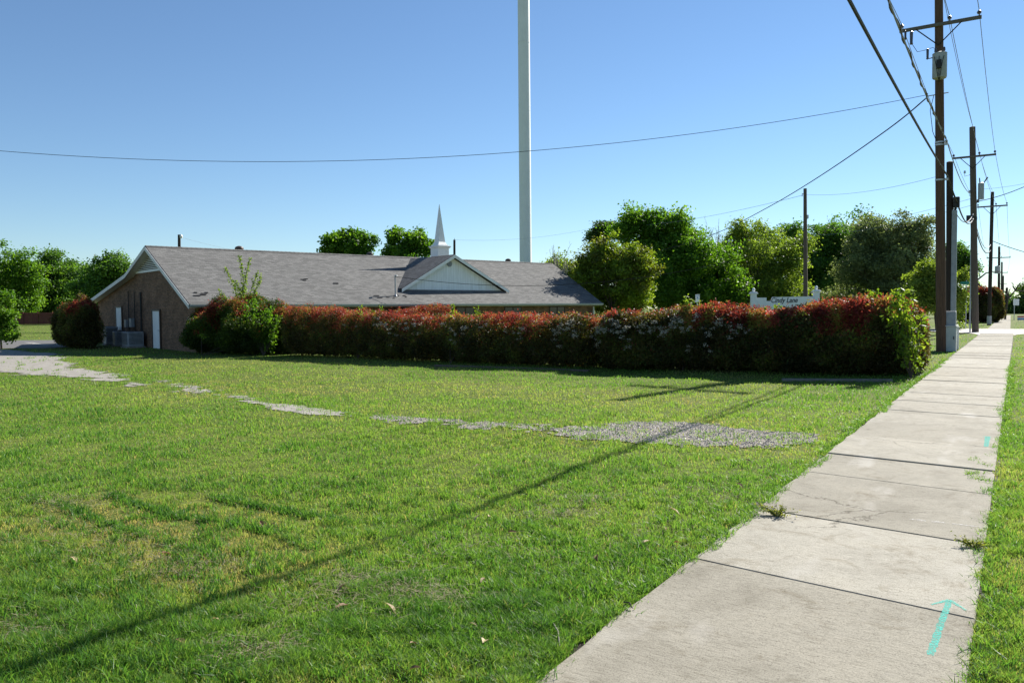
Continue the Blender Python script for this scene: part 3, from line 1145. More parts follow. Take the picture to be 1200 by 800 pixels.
lev = [(z1 + .23, wB * .80), (z1 + .42, wB * .60), (z1 + .7, wB * .52), (z3, .012)]
rings = [[stc + dC * i * w / 2 + eC * j * w / 2 + np.array([0, 0, zz]) for i, j in ((-1, -1), (1, -1), (1, 1), (-1, 1))] for zz, w in lev]
for r0, r1 in zip(rings[:-1], rings[1:]):
    for k in range(4):
        mb.face([r0[k], r0[(k + 1) % 4], r1[(k + 1) % 4], r1[k]])
mb.face(rings[-1])
mb.build("spire", M['white'], st_o)

# roof vents on the ridge
for (u, mt, w) in ((280, M['brown_metal'], 10), (433, M['dark'], 8), (595, M['dark'], 7)):
    T = solveT(u, SR + .5, ZR)
    c_ = ch(T, SR + .45, ZR - .15)
    r_ = w / 2 * c_[1] / F
    mb = MB()
    mb.tube([c_ + np.array([0, 0, -.1]), c_ + np.array([0, 0, .22])], r_ * .65, 12)
    mb.tube([c_ + np.array([0, 0, .22]), c_ + np.array([0, 0, .27]), c_ + np.array([0, 0, .36]), c_ + np.array([0, 0, .42])], [r_, r_ * 1.02, r_ * .85, r_ * .3], 14)
    mb.build("roof_vent", mt, church, smooth=True)

# service mast on the front slope
pm = hit(463.5, 347, ch(0, 0, ZE), nF)
mtop = at(467, 324, pm[1])
mb = MB()
mb.tube([pm - np.array([0, 0, .3]), pm + np.array([0, 0, .5]), np.array([pm[0], pm[1], mtop[2]])], .045, 8)
mb.tube([pm + np.array([0, 0, -.02]), pm + np.array([0, 0, .12])], [.12, .05], 8)
mb.tube([np.array([pm[0], pm[1], mtop[2]]) + np.array([0, 0, .02]), np.array([pm[0] + .12, pm[1] - .08, mtop[2] + .06])], [.075, .05], 8)
mast = mb.build("service_mast", M['grey_metal'], church, smooth=True)
MAST = np.array([pm[0] + .05, pm[1] - .05, mtop[2]])

# air conditioners at the foot of the gable wall
def aircon(u, w, dpt, h_, label, mt):
    s_ = solveS(u, OH - .2 - dpt / 2, .3)
    c_ = ch(OH - .2 - dpt / 2, s_, ZG)
    t = thing("air_conditioner", label, "air conditioner", c_, "air conditioners beside the church")
    mb = MB()
    mb.box(c_ + np.array([0, 0, .04]), (w + .12, dpt + .12, .08), eC, dC)
    mb.build("concrete_pad", M['old_concrete'], t)
    mb = MB()
    mb.box(c_ + np.array([0, 0, .08 + h_ / 2]), (w, dpt, h_), eC, dC)
    mb.build("casing", mt, t, bevel=.03)
    mb = MB()
    k = .16
    while k < h_ - .06:
        mb.box(c_ - dC * (dpt / 2 + .006) + np.array([0, 0, .08 + k]), (w * .82, .018, .022), eC, dC)
        mb.box(c_ - eC * (w / 2 + .006) + np.array([0, 0, .08 + k]), (dpt * .82, .018, .022), dC, -eC)
        k += .07
    mb.build("grille", M['dark'], t)
    mb = MB()
    mb.tube([c_ + np.array([0, 0, .08 + h_]), c_ + np.array([0, 0, .11 + h_])], min(w, dpt) * .42, 16)
    mb.build("fan_guard", M['dark'], t)
    return t


aircon(130, .62, .7, 1.05, "taller narrow grey air conditioner, nearest the dark bush at the church gable", M['grey_metal'])
aircon(141.5, .6, .75, .80, "low grey air conditioner in the middle of the three by the church gable", M['ac_metal'])
aircon(155.5, 1.25, .85, .82, "wide low grey air conditioner, nearest the white church door", M['ac_metal'])

# ------------------------------------------------------------------ foliage builders
def unit(v):
    return v / (np.linalg.norm(v, axis=-1, keepdims=True) + 1e-9)


def leaves(name, Cn, size, var, mat, out_dir=None, bias=0.5, aspect=0.55, parent=None, loc=None):
    n = len(Cn)
    nr = unit(RNG.normal(size=(n, 3)))
    if out_dir is not None:
        nr = unit(nr + bias * out_dir)
    t = unit(np.cross(nr, RNG.normal(size=(n, 3))))
    b = np.cross(nr, t)
    s = np.broadcast_to(np.asarray(size, float), (n,))[:, None]
    o0 = wloc(parent) if parent is not None else np.array(loc if loc is not None else (0, 0, 0), float)
    C0 = Cn - o0
    P = np.stack([C0 - t * s * .5, C0 + b * s * aspect * .5 + nr * s * .08, C0 + t * s * .5, C0 - b * s * aspect * .5 + nr * s * .08], 1).reshape(-1, 3)
    me = mesh_from(name, P, np.arange(4 * n, dtype=np.int32), np.full(n, 4), mat, attr=np.repeat(np.clip(var, 0, 1), 4))
    return link(name, me, parent, (0, 0, 0) if parent is not None else tuple(o0))


def crown_points(lobes, n_clump, per, clump_r, seed):
    """leaf positions in clumps spread through ellipsoid lobes"""
    rng = np.random.default_rng(seed)
    vol = np.array([l[1][0] * l[1][1] * l[1][2] for l in lobes]) ** 0.75
    pick = rng.choice(len(lobes), n_clump, p=vol / vol.sum())
    cen = np.array([l[0] for l in lobes])[pick]
    rad = np.array([l[1] for l in lobes])[pick]
    dirs = unit(rng.normal(size=(n_clump, 3)))
    rr = rng.random(n_clump) ** 0.42 * (0.70 + 0.44 * rng.random(n_clump))
    cc = cen + dirs * rad * rr[:, None]
    cr = clump_r * (0.55 + 0.9 * rng.random(n_clump))
    k = np.maximum((per * (cr / clump_r) ** 2).astype(int), 6)
    idx = np.repeat(np.arange(n_clump), k)
    off = rng.normal(size=(len(idx), 3)) * 0.5
    off[:, 2] *= 0.72
    P = cc[idx] + off * cr[idx][:, None]
    var = np.clip(0.5 + (rng.random(n_clump)[idx] - 0.5) * 0.7 + rng.normal(size=len(idx)) * 0.14, 0, 1)
    outd = unit(P - cen[idx]) + np.array([0, 0, .35])
    return P, var, outd, cc


def limb(mb, a, b, r0, r1, rng, n=5, wob=0.06, sides=6):
    a, b = np.asarray(a, float), np.asarray(b, float)
    L = np.linalg.norm(b - a)
    pts = []
    for i in range(n + 1):
        t = i / n
        p = a + (b - a) * t
        p = p + np.array([0, 0, L * .12 * math.sin(math.pi * t)])
        if 0 < i < n:
            p = p + rng.normal(size=3) * L * wob
        pts.append(p)
    mb.tube(pts, [r0 + (r1 - r0) * i / n for i in range(n + 1)], sides)
    return pts


def tree(name, px_lobes, Y, trunk_u, leafkind, label, n_clump=160, per=60, clump_px=9, leaf=0.22, depth=0.8, trunk_r=0.22,
         seed=1, group=None, bare=0, mat_bark=None, zbase=None, lean=0.0, twigs=0):
    """px_lobes: (u, v, ru, rv) as seen at distance Y; each becomes a lobe of real size at that distance"""
    rng = np.random.default_rng(seed)
    lob = []
    for k, (u, v, ru, rv) in enumerate(px_lobes):
        ru, rv = ru * 1.05, rv * 1.05
        dy = (rng.random() - .5) * ru / F * Y * (0.9 if len(px_lobes) > 1 else 0)
        c_ = at(u, v, Y + dy)
        lob.append((c_, (ru / F * Y, ru / F * Y * depth, rv / F * Y)))
    for (lc, lr) in list(lob):
        if lr[0] * F / Y > 13:
            for _ in range(4):
                dv = unit(rng.normal(size=3) + np.array([0, 0, .45]))
                f_ = .28 + .22 * rng.random()
                lob.append((lc + dv * np.array(lr) * .92, tuple(f_ * x for x in lr)))
    b = at(trunk_u, 362, Y)
    zb2 = float(H(b[0], b[1])) if zbase is None else zbase
    base = np.array([b[0] - lean, b[1], zb2])
    root = thing(name, label, "tree" if "tree" in name else "shrub", base, group)
    P, var, od, cc = crown_points(lob, int(n_clump * 1.7), int(per * 1.25), clump_px / F * Y, seed)
    leaves("crown", P, 1.2 * leaf * (0.7 + 0.6 * rng.random(len(P))), var, FOL[leafkind], od, 0.55, 0.6, root)
    mb = MB()
    top = np.mean([l[0] for l in lob], 0)
    low = min(l[0][2] - l[1][2] * .5 for l in lob)
    fork = np.array([base[0] + lean * .6 + (top[0] - base[0]) * .3, base[1] + (top[1] - base[1]) * .3, max(zb2 + 1.0, zb2 + (low - zb2) * .9 + .4)])
    limb(mb, base - np.array([0, 0, .2]), fork, trunk_r, trunk_r * .75, rng, 5, .015, 9)
    sel = rng.choice(len(cc), min(len(cc), 16 + twigs), replace=False)
    for i in sel:
        mid = fork + (cc[i] - fork) * .5 + rng.normal(size=3) * .25
        limb(mb, fork, mid, trunk_r * .42, trunk_r * .2, rng, 3, .04, 5)
        limb(mb, mid, cc[i], trunk_r * .2, trunk_r * .05, rng, 3, .05, 4)
    mb.build("trunk", mat_bark or M['bark'], root, smooth=True)
    return root


# trees beyond the church and the lawn on the left
tree("leafy_tree", [(8, 318, 30, 34), (28, 330, 17, 28), (-25, 330, 25, 40), (5, 350, 34, 22), (22, 356, 28, 16)], 150, 2, 'bright',
     "bright green leafy tree at the left edge of the photo, behind the fence", 220, 60, 7, .40, seed=3, trunk_r=.3)
tree("leafy_tree", [(72, 328, 30, 28), (60, 315, 18, 18), (92, 345, 22, 26), (55, 348, 24, 22), (80, 358, 34, 16), (50, 362, 20, 10)], 160, 75, 'mid',
     "dark rounded tree behind the red brown fence, left of the church", 240, 60, 7, .42, seed=4, trunk_r=.3)
tree("leafy_tree", [(130, 322, 24, 24), (119, 308, 9, 10), (142, 318, 14, 17), (118, 335, 22, 26), (105, 352, 26, 20)], 140, 128, 'mid',
     "green tree rising behind the left end of the church roof", 170, 60, 7, .38, seed=5, trunk_r=.3)
tree("leafy_tree", [(404, 290, 24, 19), (422, 288, 15, 15), (391, 292, 13, 13), (437, 284, 5, 8), (410, 330, 30, 30)], 120, 408, 'bright',
     "bright green tree above the middle of the church roof, further from the steeple", 190, 60, 5.5, .36, seed=6, trunk_r=.28)
tree("leafy_tree", [(478, 290, 25, 17), (492, 284, 16, 13), (460, 292, 12, 10), (505, 292, 11, 12), (480, 325, 30, 30)], 120, 480, 'bright',
     "bright green tree directly behind the white steeple", 190, 60, 5.5, .36, seed=7, trunk_r=.28)
tree("bushy_shrub", [(2, 372, 17, 26), (-14, 365, 24, 28), (8, 388, 12, 14)], 44, 0, 'bright',
     "bright green bushy shrub at the left edge on the lawn", 90, 70, 6, .12, seed=8, trunk_r=.06)

# the group to the right of the church
tree("bronze_tree", [(716, 314, 42, 38), (745, 326, 28, 34), (700, 300, 22, 22), (735, 345, 30, 22), (690, 335, 20, 24), (720, 352, 38, 16), (745, 318, 24, 22), (700, 318, 26, 26)], 61, 716, 'bronze',
     "bronze green round tree overhanging the right end of the church roof", 260, 80, 7.5, .17, seed=9, trunk_r=.14)
tree("leafy_tree", [(770, 285, 46, 38), (738, 266, 22, 22), (795, 278, 28, 26), (822, 308, 40, 34), (850, 328, 24, 24), (780, 325, 50, 34), (800, 342, 66, 22), (760, 256, 15, 12), (790, 258, 13, 11)], 80, 785, 'bright',
     "largest dense bright green tree, right of the bronze tree", 420, 80, 9, .24, seed=10, trunk_r=.35)
tree("leafy_tree", [(706, 272, 14, 10), (697, 280, 12, 12)], 88, 705, 'dark',
     "small dark tree top between the bronze tree and the largest green tree", 50, 60, 6, .2, seed=11, trunk_r=.15)
tree("leafy_tree", [(895, 300, 40, 30), (868, 292, 26, 24), (925, 306, 28, 28), (900, 335, 46, 28), (900, 348, 50, 18), (880, 275, 18, 12)], 88, 880, 'olive',
     "thin olive green tree with a dark leaning trunk behind the name sign", 260, 60, 8, .22, seed=12, trunk_r=.28, lean=-1.5, twigs=20)
tree("leafy_tree", [(930, 290, 28, 22), (962, 283, 28, 22), (985, 286, 28, 24), (1010, 292, 28, 26), (945, 320, 36, 34), (985, 325, 34, 34), (960, 345, 50, 18)], 102, 950, 'mid',
     "dark green spreading tree behind the thin grey pole", 360, 60, 8, .27, seed=13, trunk_r=.3)
tree("leafy_tree", [(1040, 292, 46, 36), (1008, 302, 30, 32), (1074, 298, 30, 34), (1035, 272, 30, 16), (1060, 276, 24, 15), (1040, 330, 52, 28), (1030, 346, 56, 16), (1045, 310, 48, 40)], 84, 1040, 'greygreen',
     "grey green domed tree left of the nearest utility pole", 480, 70, 8, .20, seed=14, trunk_r=.3, twigs=30)
tree("leafy_tree", [(1082, 335, 22, 22), (1090, 322, 15, 16), (1072, 350, 20, 20), (1126, 350, 12, 28), (1130, 328, 9, 16), (1105, 350, 22, 28)], 58, 1098, 'lime',
     "yellow green young tree directly behind the nearest utility poles", 200, 60, 6, .14, seed=15, trunk_r=.1)
tree("leafy_tree", [(1128, 300, 12, 14), (1112, 306, 16, 16), (1134, 318, 10, 16)], 118, 1122, 'mid',
     "dark tree top between the black stub pole and the second utility pole", 90, 60, 6, .28, seed=16, trunk_r=.2)
tree("leafy_tree", [(1150, 352, 12, 10), (1140, 345, 9, 12)], 96, 1146, 'olive',
     "small olive tree behind the second utility pole, over the far red bush", 50, 50, 5, .2, seed=17, trunk_r=.2)
tree("leafy_tree", [(1196, 362, 13, 12), (1212, 352, 18, 22), (1188, 366, 8, 7)], 150, 1204, 'dark',
     "dark tree at the right edge of the photo behind the far white sign", 110, 60, 5, .36, seed=18, trunk_r=.3)
tree("leafy_tree", [(1203, 340, 6, 8)], 260, 1203, 'dark', "tiny dark tree top on the skyline at the right edge", 30, 50, 4, .5, seed=19, trunk_r=.3)
# a low line of trees further off, closing the gaps between trunks
for i, (u, v, ru, rv, Y, kd, lb) in enumerate(((660, 325, 24, 22, 130, 'lime', "pale spring green tree low behind the right end of the church roof"),
                                               (820, 350, 60, 22, 120, 'dark', "low dark tree standing behind the largest green tree"),
                                               (872, 322, 40, 44, 125, 'mid', "rounded green tree filling the gap between the largest green tree and the olive tree"),
                                               (990, 312, 60, 46, 125, 'mid', "far green tree filling the skyline left of the grey green domed tree"),
                                               (1165, 358, 22, 10, 190, 'mid', "distant low tree beyond the far red bush"),
                                               (60, 340, 66, 34, 178, 'mid', "far green tree filling the gap right of the tree at the left edge"))):
    tree("distant_tree", [(u, v, ru, rv), (u - ru * .5, v + 3, ru * .5, rv * .8), (u + ru * .5, v + 2, ru * .5, rv * .8)], Y, u, kd, lb, 130, 50, 8, .36, seed=40 + i, trunk_r=.2)


# bare spring trees
def bare_tree(u, v_top, Y, spread, label, seed, n=26):
    rng = np.random.default_rng(seed)
    b = at(u, 362, Y)
    base = np.array([b[0], b[1], 0])
    topz = at(u, v_top, Y)[2]
    root = thing("bare_tree", label, "tree", base)
    mb = MB()
    R_ = spread / F * Y
    fork = base + np.array([0, 0, topz * .35])
    limb(mb, base, fork, .16, .13, rng, 4, .01, 8)
    for k in range(n):
        a = rng.random() * 6.283
        rr = R_ * (.25 + .75 * rng.random())
        tip = base + np.array([math.cos(a) * rr, math.sin(a) * rr, topz * (.72 + .30 * rng.random()) * (1 - .18 * rr / R_)])
        pts = limb(mb, fork, tip, .07, .012, rng, 6, .035, 4)
        for j in range(5):
            p0 = pts[2 + j % 4]
            q = p0 + (tip - fork) * .16 + rng.normal(size=3) * R_ * .16 + np.array([0, 0, .4])
            pp = limb(mb, p0, q, .025, .008, rng, 3, .05, 3)
            for j2 in range(2):
                limb(mb, pp[1 + j2], pp[1 + j2] + rng.normal(size=3) * R_ * .10 + np.array([0, 0, .35]), .012, .006, rng, 2, .05, 3)
    mb.build("trunk", M['bark_pale'], root)
    return root


bare_tree(655, 282, 95, 20, "pale leafless tree peeking over the right end of the church roof", 61, 18)
bare_tree(838, 252, 100, 26, "pale leafless tree top between the largest green tree and the olive tree", 62, 20)
bare_tree(886, 262, 112, 30, "pale leafless tree top just behind the olive tree", 63, 20)
# dark bare limbs by the far bush
rng = np.random.default_rng(64)
for us, lb in ((((1163, 350), (1152, 338), (1143, 330), (1138, 326)), "dark bare leaning limb behind the third utility pole, left of the far red bush"),
               (((1178, 372), (1181, 350), (1190, 340), (1206, 342)), "dark arching bare tree right of the far red bush")):
    b = at(us[0][0], 376, 92)
    root = thing("bare_tree", lb, "tree", (b[0], b[1], 0))
    mb = MB()
    pts = [np.array([b[0], b[1], 0])] + [at(u, v, 92) for u, v in us]
    mb.tube(pts, [.12, .11, .10, .08, .05], 7)
    for k in range(6):
        p0 = pts[2 + k % 3]
        limb(mb, p0, p0 + np.array([rng.normal() * 1.2, rng.normal(), .3 + rng.random() * 1.0]), .1, .03, rng, 3, .06, 4)
    mb.build("trunk", M['bark'], root, smooth=True)


# ------------------------------------------------------------------ photinia hedge
def hedge(name, label, path, depth, tops, nleaf, seed, red=0.55, flowers=(), leaf=.085, group=None, round_ends=(.8, .8), clumpy=.85, stemn=10, belly=1.0, kind_leaf='photinia'):
    """path: front base points (world x,y) left to right; tops: height of the top above ground at each"""
    rng = np.random.default_rng(seed)
    path = np.array([p[:2] for p in path], float)
    seg = np.hypot(*(np.diff(path, axis=0).T))
    cum = np.concatenate([[0], np.cumsum(seg)])
    L = cum[-1]
    mid = path[len(path) // 2]
    root = thing(name, label, "hedge" if "hedge" in name else "shrub", (mid[0], mid[1], float(H(mid[0], mid[1]))), group)
    dirv = (path[-1] - path[0]) / np.linalg.norm(path[-1] - path[0])
    back = np.array([-dirv[1], dirv[0]])
    if back[1] < 0:
        back = -back

    def place(a, w, h, shrink=0.0):
        """a along 0..L, w across -1..1, h 0..1 -> world, with rounded cross-section"""
        x = np.interp(a, cum, path[:, 0])
        y = np.interp(a, cum, path[:, 1])
        top = np.interp(a, cum, tops)
        e0 = np.clip(a / round_ends[0], 0, 1)
        e1 = np.clip((L - a) / round_ends[1], 0, 1)
        en = np.sqrt(np.clip(1 - (1 - e0) ** 2, 0, 1)) * np.sqrt(np.clip(1 - (1 - e1) ** 2, 0, 1))
        lump = 1 + (vnoise(a, h * 2.0 + w * 1.3, 1.0, seed) - .5) * .42 * clumpy + (vnoise(a, h * 2.0 + w, .42, seed + 1) - .5) * .34 * clumpy
        th = top * (.80 + .20 * en) * (1 + (vnoise(a, w, .7, seed + 2) - .5) * .20 * clumpy + (vnoise(a, w, .25, seed + 22) - .5) * .14 * clumpy)
        prof_w = (np.clip(1 - np.abs((h - .52) / .60) ** 3.2, .12, 1)) * lump * en * belly
        c_ = depth / 2
        off = c_ + w * c_ * prof_w
        X = x + back[0] * off
        Y_ = y + back[1] * off
        return np.stack([X, Y_, H(X, Y_) + th * h], -1)

    n = nleaf
    a = rng.random(n) * L
    kind = rng.random(n)
    w = np.where(kind < .62, np.sign(rng.random(n) - .38) * (1 - np.abs(rng.normal(size=n)) * .10), rng.random(n) * 2 - 1)
    w = np.where(kind < .62, -w, w)
    w = np.where(rng.random(n) < .12, -np.abs(w), w)
    h = np.where(kind < .62, .06 + rng.random(n) * .94, 1 - np.abs(rng.normal(size=n)) * .09)
    ins = rng.random(n) < .16
    w = np.where(ins, (rng.random(n) * 2 - 1) * .8, w)
    h = np.where(ins, .08 + rng.random(n) * .84, h)
    # gaps near the foot
    foot = (h < .13) & (vnoise(a, h * 3, .35, seed + 8) > .50)
    P = place(a, w, h)
    P += rng.normal(size=P.shape) * .05
    keep = ~foot
    a, w, h, P = a[keep], w[keep], h[keep], P[keep]
    cen = place(a, w * 0, np.full(len(a), .5))
    od = unit(P - cen) + np.array([0, 0, .4])
    cl = vnoise(a, h * 2.2 + w * 1.1, .45, seed + 3)
    hr = h + (cl - .5) * (.62 if clumpy < 1.2 else 1.3) + (vnoise(a, w * 0, 1.4, seed + 4) - .5) * .36 + rng.normal(size=len(a)) * .09
    isred = (hr > 1.0 - .36 * red) & (h > .45)
    isred |= (rng.random(len(a)) < .03 * max(red, 0)) & (h > .3)
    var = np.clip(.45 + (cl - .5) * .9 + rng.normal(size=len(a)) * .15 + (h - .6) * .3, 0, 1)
    g_ = ~isred
    ni = int(n * .45)  # larger, darker-coloured inner leaves added to block light through the hedge
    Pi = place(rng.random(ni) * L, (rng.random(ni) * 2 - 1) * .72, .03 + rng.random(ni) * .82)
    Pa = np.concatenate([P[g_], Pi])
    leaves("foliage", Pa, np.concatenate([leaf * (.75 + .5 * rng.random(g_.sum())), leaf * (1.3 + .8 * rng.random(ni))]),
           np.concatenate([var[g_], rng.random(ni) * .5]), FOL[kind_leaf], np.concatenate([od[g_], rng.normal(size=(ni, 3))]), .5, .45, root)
    vr = np.clip(.50 + (vnoise(a[isred], w[isred], .3, seed + 6) - .5) * 1.25 + rng.normal(size=isred.sum()) * .2, 0, 1)
    RP, RV, RS = [P[isred] + np.array([0, 0, .03])], [vr], [leaf * (.75 + .5 * rng.random(isred.sum()))]
    ns = int(L * 20 * max(red, .15))      # spiky shoots of new growth along the top
    aa = rng.random(ns) * L
    ww = rng.random(ns) * 1.8 - .9
    B = place(aa, ww, np.full(ns, .95))
    hh = .05 + .22 * rng.random(ns) ** 2
    k = 9
    idx = np.repeat(np.arange(ns), k)
    tt = np.tile(np.linspace(.1, 1, k), ns)
    PP = B[idx] + np.stack([rng.normal(size=len(idx)) * .025, rng.normal(size=len(idx)) * .025, tt * hh[idx]], -1)
    okr = vnoise(aa, ww, 1.1, seed + 9)[idx] > .36
    RP.append(PP[okr])
    RV.append(np.clip(.5 + (vnoise(aa, ww, .6, seed + 15)[idx][okr] - .5) * .8 + rng.normal(size=okr.sum()) * .16, 0, 1))
    RS.append(leaf * .85 * (.7 + .5 * rng.random(okr.sum())))
    RP = np.concatenate(RP)
    leaves("red_new_growth", RP, np.concatenate(RS), np.concatenate(RV), FOL['red'], None, 0, .36, root)
    # cream blossom heads
    fl, fv, fo = [], [], []
    for (f0, f1, h0, h1, cnt) in flowers:
        for k in range(cnt):
            a1 = L * (f0 + (f1 - f0) * rng.random())
            hh = h0 + (h1 - h0) * rng.random()
            if vnoise(np.array([a1]), np.array([hh]), .7, seed + 12)[0] < .38:
                continue
            ww = -1.0 if hh < .86 else -1.0 + rng.random() * 1.2
            p = place(np.array([a1]), np.array([ww]), np.array([hh]))[0]
            m_ = int(rng.integers(16, 34))
            r_ = .045 + .06 * rng.random()
            o_ = rng.normal(size=(m_, 3)) * r_ * .6
            o_[:, 2] *= .55
            fl.append(p + o_ + np.array([0, 0, .03]) - np.array([back[0], back[1], 0]) * .05)
            fv.append(np.clip(.55 + rng.normal(size=m_) * .25 - .2 * rng.random(), 0, 1))
    if fl:
        fl, fv = np.concatenate(fl), np.concatenate(fv)
        leaves("blossom", fl, .034 * (.7 + .6 * rng.random(len(fl))), fv, FOL['flower'], None, 0, .9, root)
    mb = MB()
    mb.tube([p - np.array([0, 0, .06]) for p in place(np.linspace(.05, .95, 9) * L, np.zeros(9), np.zeros(9))], .05, 5)
    for k in range(stemn):
        a1 = L * (k + .5 + (rng.random() - .5) * .7) / stemn
        p0 = place(np.array([a1]), np.array([rng.normal() * .12]), np.array([0.0]))[0]
        for j in range(5):
            p1 = place(np.array([min(max(a1 + rng.normal() * .4, .1), L - .1)]), np.array([rng.random() * 1.4 - .7]), np.array([.45 + .45 * rng.random()]))[0]
            limb(mb, p0 - np.array([0, 0, .06]), p1, .028, .008, rng, 4, .05, 5)
    mb.build("stems", M['bark'], root)
    return root


G = lambda *uv: [gp(u, v) for u, v in uv]


def top_of(base, vt, depth, k=.93):
    """height above ground of a top seen at row vt, half a depth behind the base point"""
    u0 = prj(base)[0]
    return k * (at(u0, vt, base[1] + depth * .45)[2] - base[2])


def tops(bases, vts, depth, k=.93):
    return [top_of(b_, v_, depth, k) for b_, v_ in zip(bases, vts)]


hA = G((322, 417), (400, 420), (500, 425), (600, 429.5), (692, 433))
hedge("photinia_hedge", "long red topped hedge in front of the church, left of the white flowered hedge", hA, 2.0,
      tops(hA, (357, 362, 370, 368, 367), 2.0), 84000, 71, .50,
      [(.22, .45, .7, 1.0, 30), (.40, .72, .72, 1.0, 60), (.42, .75, .35, .7, 10), (.75, 1.0, .62, 1.0, 60), (.82, 1.0, .4, .8, 12)], round_ends=(.9, .6), stemn=16)
hB = G((690, 433.5), (760, 436), (830, 438), (884, 439.5))
hedge("photinia_hedge", "hedge with many cream flower heads and a small white sign above it", hB, 2.1,
      tops(hB, (369, 362, 358, 365), 2.1), 54000, 72, .50,
      [(.0, .55, .66, 1.0, 90), (.0, .5, .4, .75, 12), (.3, 1.0, .6, 1.0, 56), (.55, 1., .3, .6, 6)], round_ends=(.7, .5), stemn=9)
hC = G((880, 439.5), (940, 441), (1000, 442.5), (1050, 443), (1102, 437))
hedge("photinia_hedge", "tallest dark hedge with red top at the sidewalk end of the row", hC, 2.3,
      tops(hC, (363, 364, 353, 347, 356), 2.3), 84000, 73, .52, [(.0, .25, .7, 1.0, 14)], round_ends=(.5, 1.0), stemn=10)
hD = G((212, 413.5), (245, 416), (285, 417), (328, 416.5))
hedge("photinia_shrub", "big rounded shrub with red tips and green shoots at the front corner of the church", hD, 3.0,
      tops(hD, (362, 351, 354, 363), 3.0), 66000, 74, .14, [(.05, .25, .7, .95, 6)], round_ends=(1.5, 1.4), clumpy=1.5, stemn=7, leaf=.10, kind_leaf='glossy')
hE = G((63, 406.5), (73, 408.5), (84, 409.5))
hedge("photinia_shrub", "dark rounded shrub with a red tip left of the air conditioners", hE, 1.9,
      tops(hE, (366, 353, 360), 1.9, 1.0), 36000, 75, -.75, [], round_ends=(.8, .8), clumpy=1.4, stemn=5, leaf=.11, belly=1.05, kind_leaf='photinia')
hedge("photinia_shrub", "far round red topped bush behind the third utility pole", [at(1138, 378, 77)[:2], at(1160, 379, 76)[:2], at(1184, 380, 77)[:2]], 4.0,
      [2.9, 3.4, 3.1], 30000, 76, .34, [], round_ends=(1.2, 1.4), clumpy=.8, stemn=5, leaf=.17)
pfs = [ch(solveT(u, -1.2, 1.5), -1.2, 0)[:2] for u in (462, 490, 522, 548)]
hedge("photinia_shrub", "red leaved shrub by the church wall under the white gable", pfs, 1.1, [1.8, 2.1, 2.15, 1.8], 12000, 77, .85, [], round_ends=(1., 1.), clumpy=.9, stemn=5, leaf=.10)


# yellow green saplings growing through the hedge
def sapling(label, stems, Y, n_per, leaf, seed, spread=.10, name="sapling", kind='shoot', base=None):
    """stems: lists of pixels from foot to tip"""
    rng = np.random.default_rng(seed)
    p0 = at(*stems[0][0], Y) if base is None else base
    gz = float(H(p0[0], p0[1]))
    root = thing(name, label, "plant", (p0[0], p0[1], gz))
    mb = MB()
    Pl, vl = [], []
    for st in stems:
        dy = (rng.random() - .5) * .5
        pts = [at(u, v, Y + dy * i / len(st)) for i, (u, v) in enumerate(st)]
        pts = [np.array([p0[0], p0[1], gz])] + pts if base is not None or True else pts
        mb.tube(pts, list(np.linspace(.016, .004, len(pts))), 5)
        pts2 = np.array(pts[1:])
        cum = np.concatenate([[0], np.cumsum(np.linalg.norm(np.diff(pts2, axis=0), axis=1))])
        m_ = max(int(n_per * cum[-1]), 8)
        tt = rng.random(m_) * cum[-1]
        q = np.stack([np.interp(tt, cum, pts2[:, k]) for k in range(3)], -1)
        q += rng.normal(size=q.shape) * spread * (1 - .55 * (tt / cum[-1]))[:, None]
        Pl.append(q)
        vl.append(np.clip(.5 + rng.normal(size=m_) * .25, 0, 1))
    Pl, vl = np.concatenate(Pl), np.concatenate(vl)
    mb.build("stem", M['bark'], root)
    leaves("leaf_sprays", Pl, leaf * (.65 + .7 * rng.random(len(Pl))), vl, FOL[kind], None, 0, .55, root)
    return root


Ysh = gp(270, 416)[1] + 1.2
sapling("tall spindly light green sapling rising from the rounded shrub against the church roof",
        [[(284, 358), (285, 330), (283, 310), (280, 298)], [(285, 350), (288, 325), (291, 310), (294, 303)], [(290, 352), (298, 330), (302, 318)],
         [(280, 355), (274, 335), (268, 322), (264, 314)], [(284, 350), (278, 335), (275, 328)], [(292, 356), (300, 340), (304, 330), (305, 322)], [(276, 358), (262, 348), (258, 340)]], Ysh, 120, .10, 81, .09)
sapling("leafy pale green privet shoots on the right side of the rounded shrub",
        [[(308, 395), (312, 375), (311, 360)], [(316, 405), (322, 385), (326, 372)], [(300, 380), (300, 362), (299, 352)], [(312, 410), (318, 398), (322, 392)], [(290, 375), (288, 362), (292, 354)], [(318, 390), (315, 370), (318, 360)]],
        gp(300, 417)[1] + .2, 120, .11, 82, .16, kind='bright')
sapling("small pale leaf sprays low on the front of the rounded shrub", [[(236, 398), (238, 394), (239, 391)], [(262, 405), (266, 400), (268, 396)], [(290, 404), (296, 398)]],
        gp(255, 416)[1] - .15, 120, .10, 83, .10)
Yr = gp(1055, 443)[1]
sapling("bright yellow green vine covering the front of the sidewalk end of the hedge",
        [[(1068, 425), (1062, 400), (1058, 375), (1052, 352), (1050, 340)], [(1070, 420), (1068, 385), (1064, 360), (1068, 338)], [(1066, 420), (1050, 385), (1044, 365), (1048, 345)],
         [(1075, 415), (1080, 380), (1083, 366)], [(1062, 405), (1055, 395), (1050, 388)], [(1068, 435), (1064, 420), (1060, 412)], [(1060, 400), (1052, 380), (1048, 368)], [(1062, 395), (1056, 365), (1046, 352)], [(1064, 390), (1058, 358), (1056, 343)], [(1076, 436), (1068, 424), (1062, 410)], [(1082, 432), (1078, 422)], [(1060, 425), (1058, 412), (1060, 402)]],
        Yr - .14, 85, .115, 84, .12)
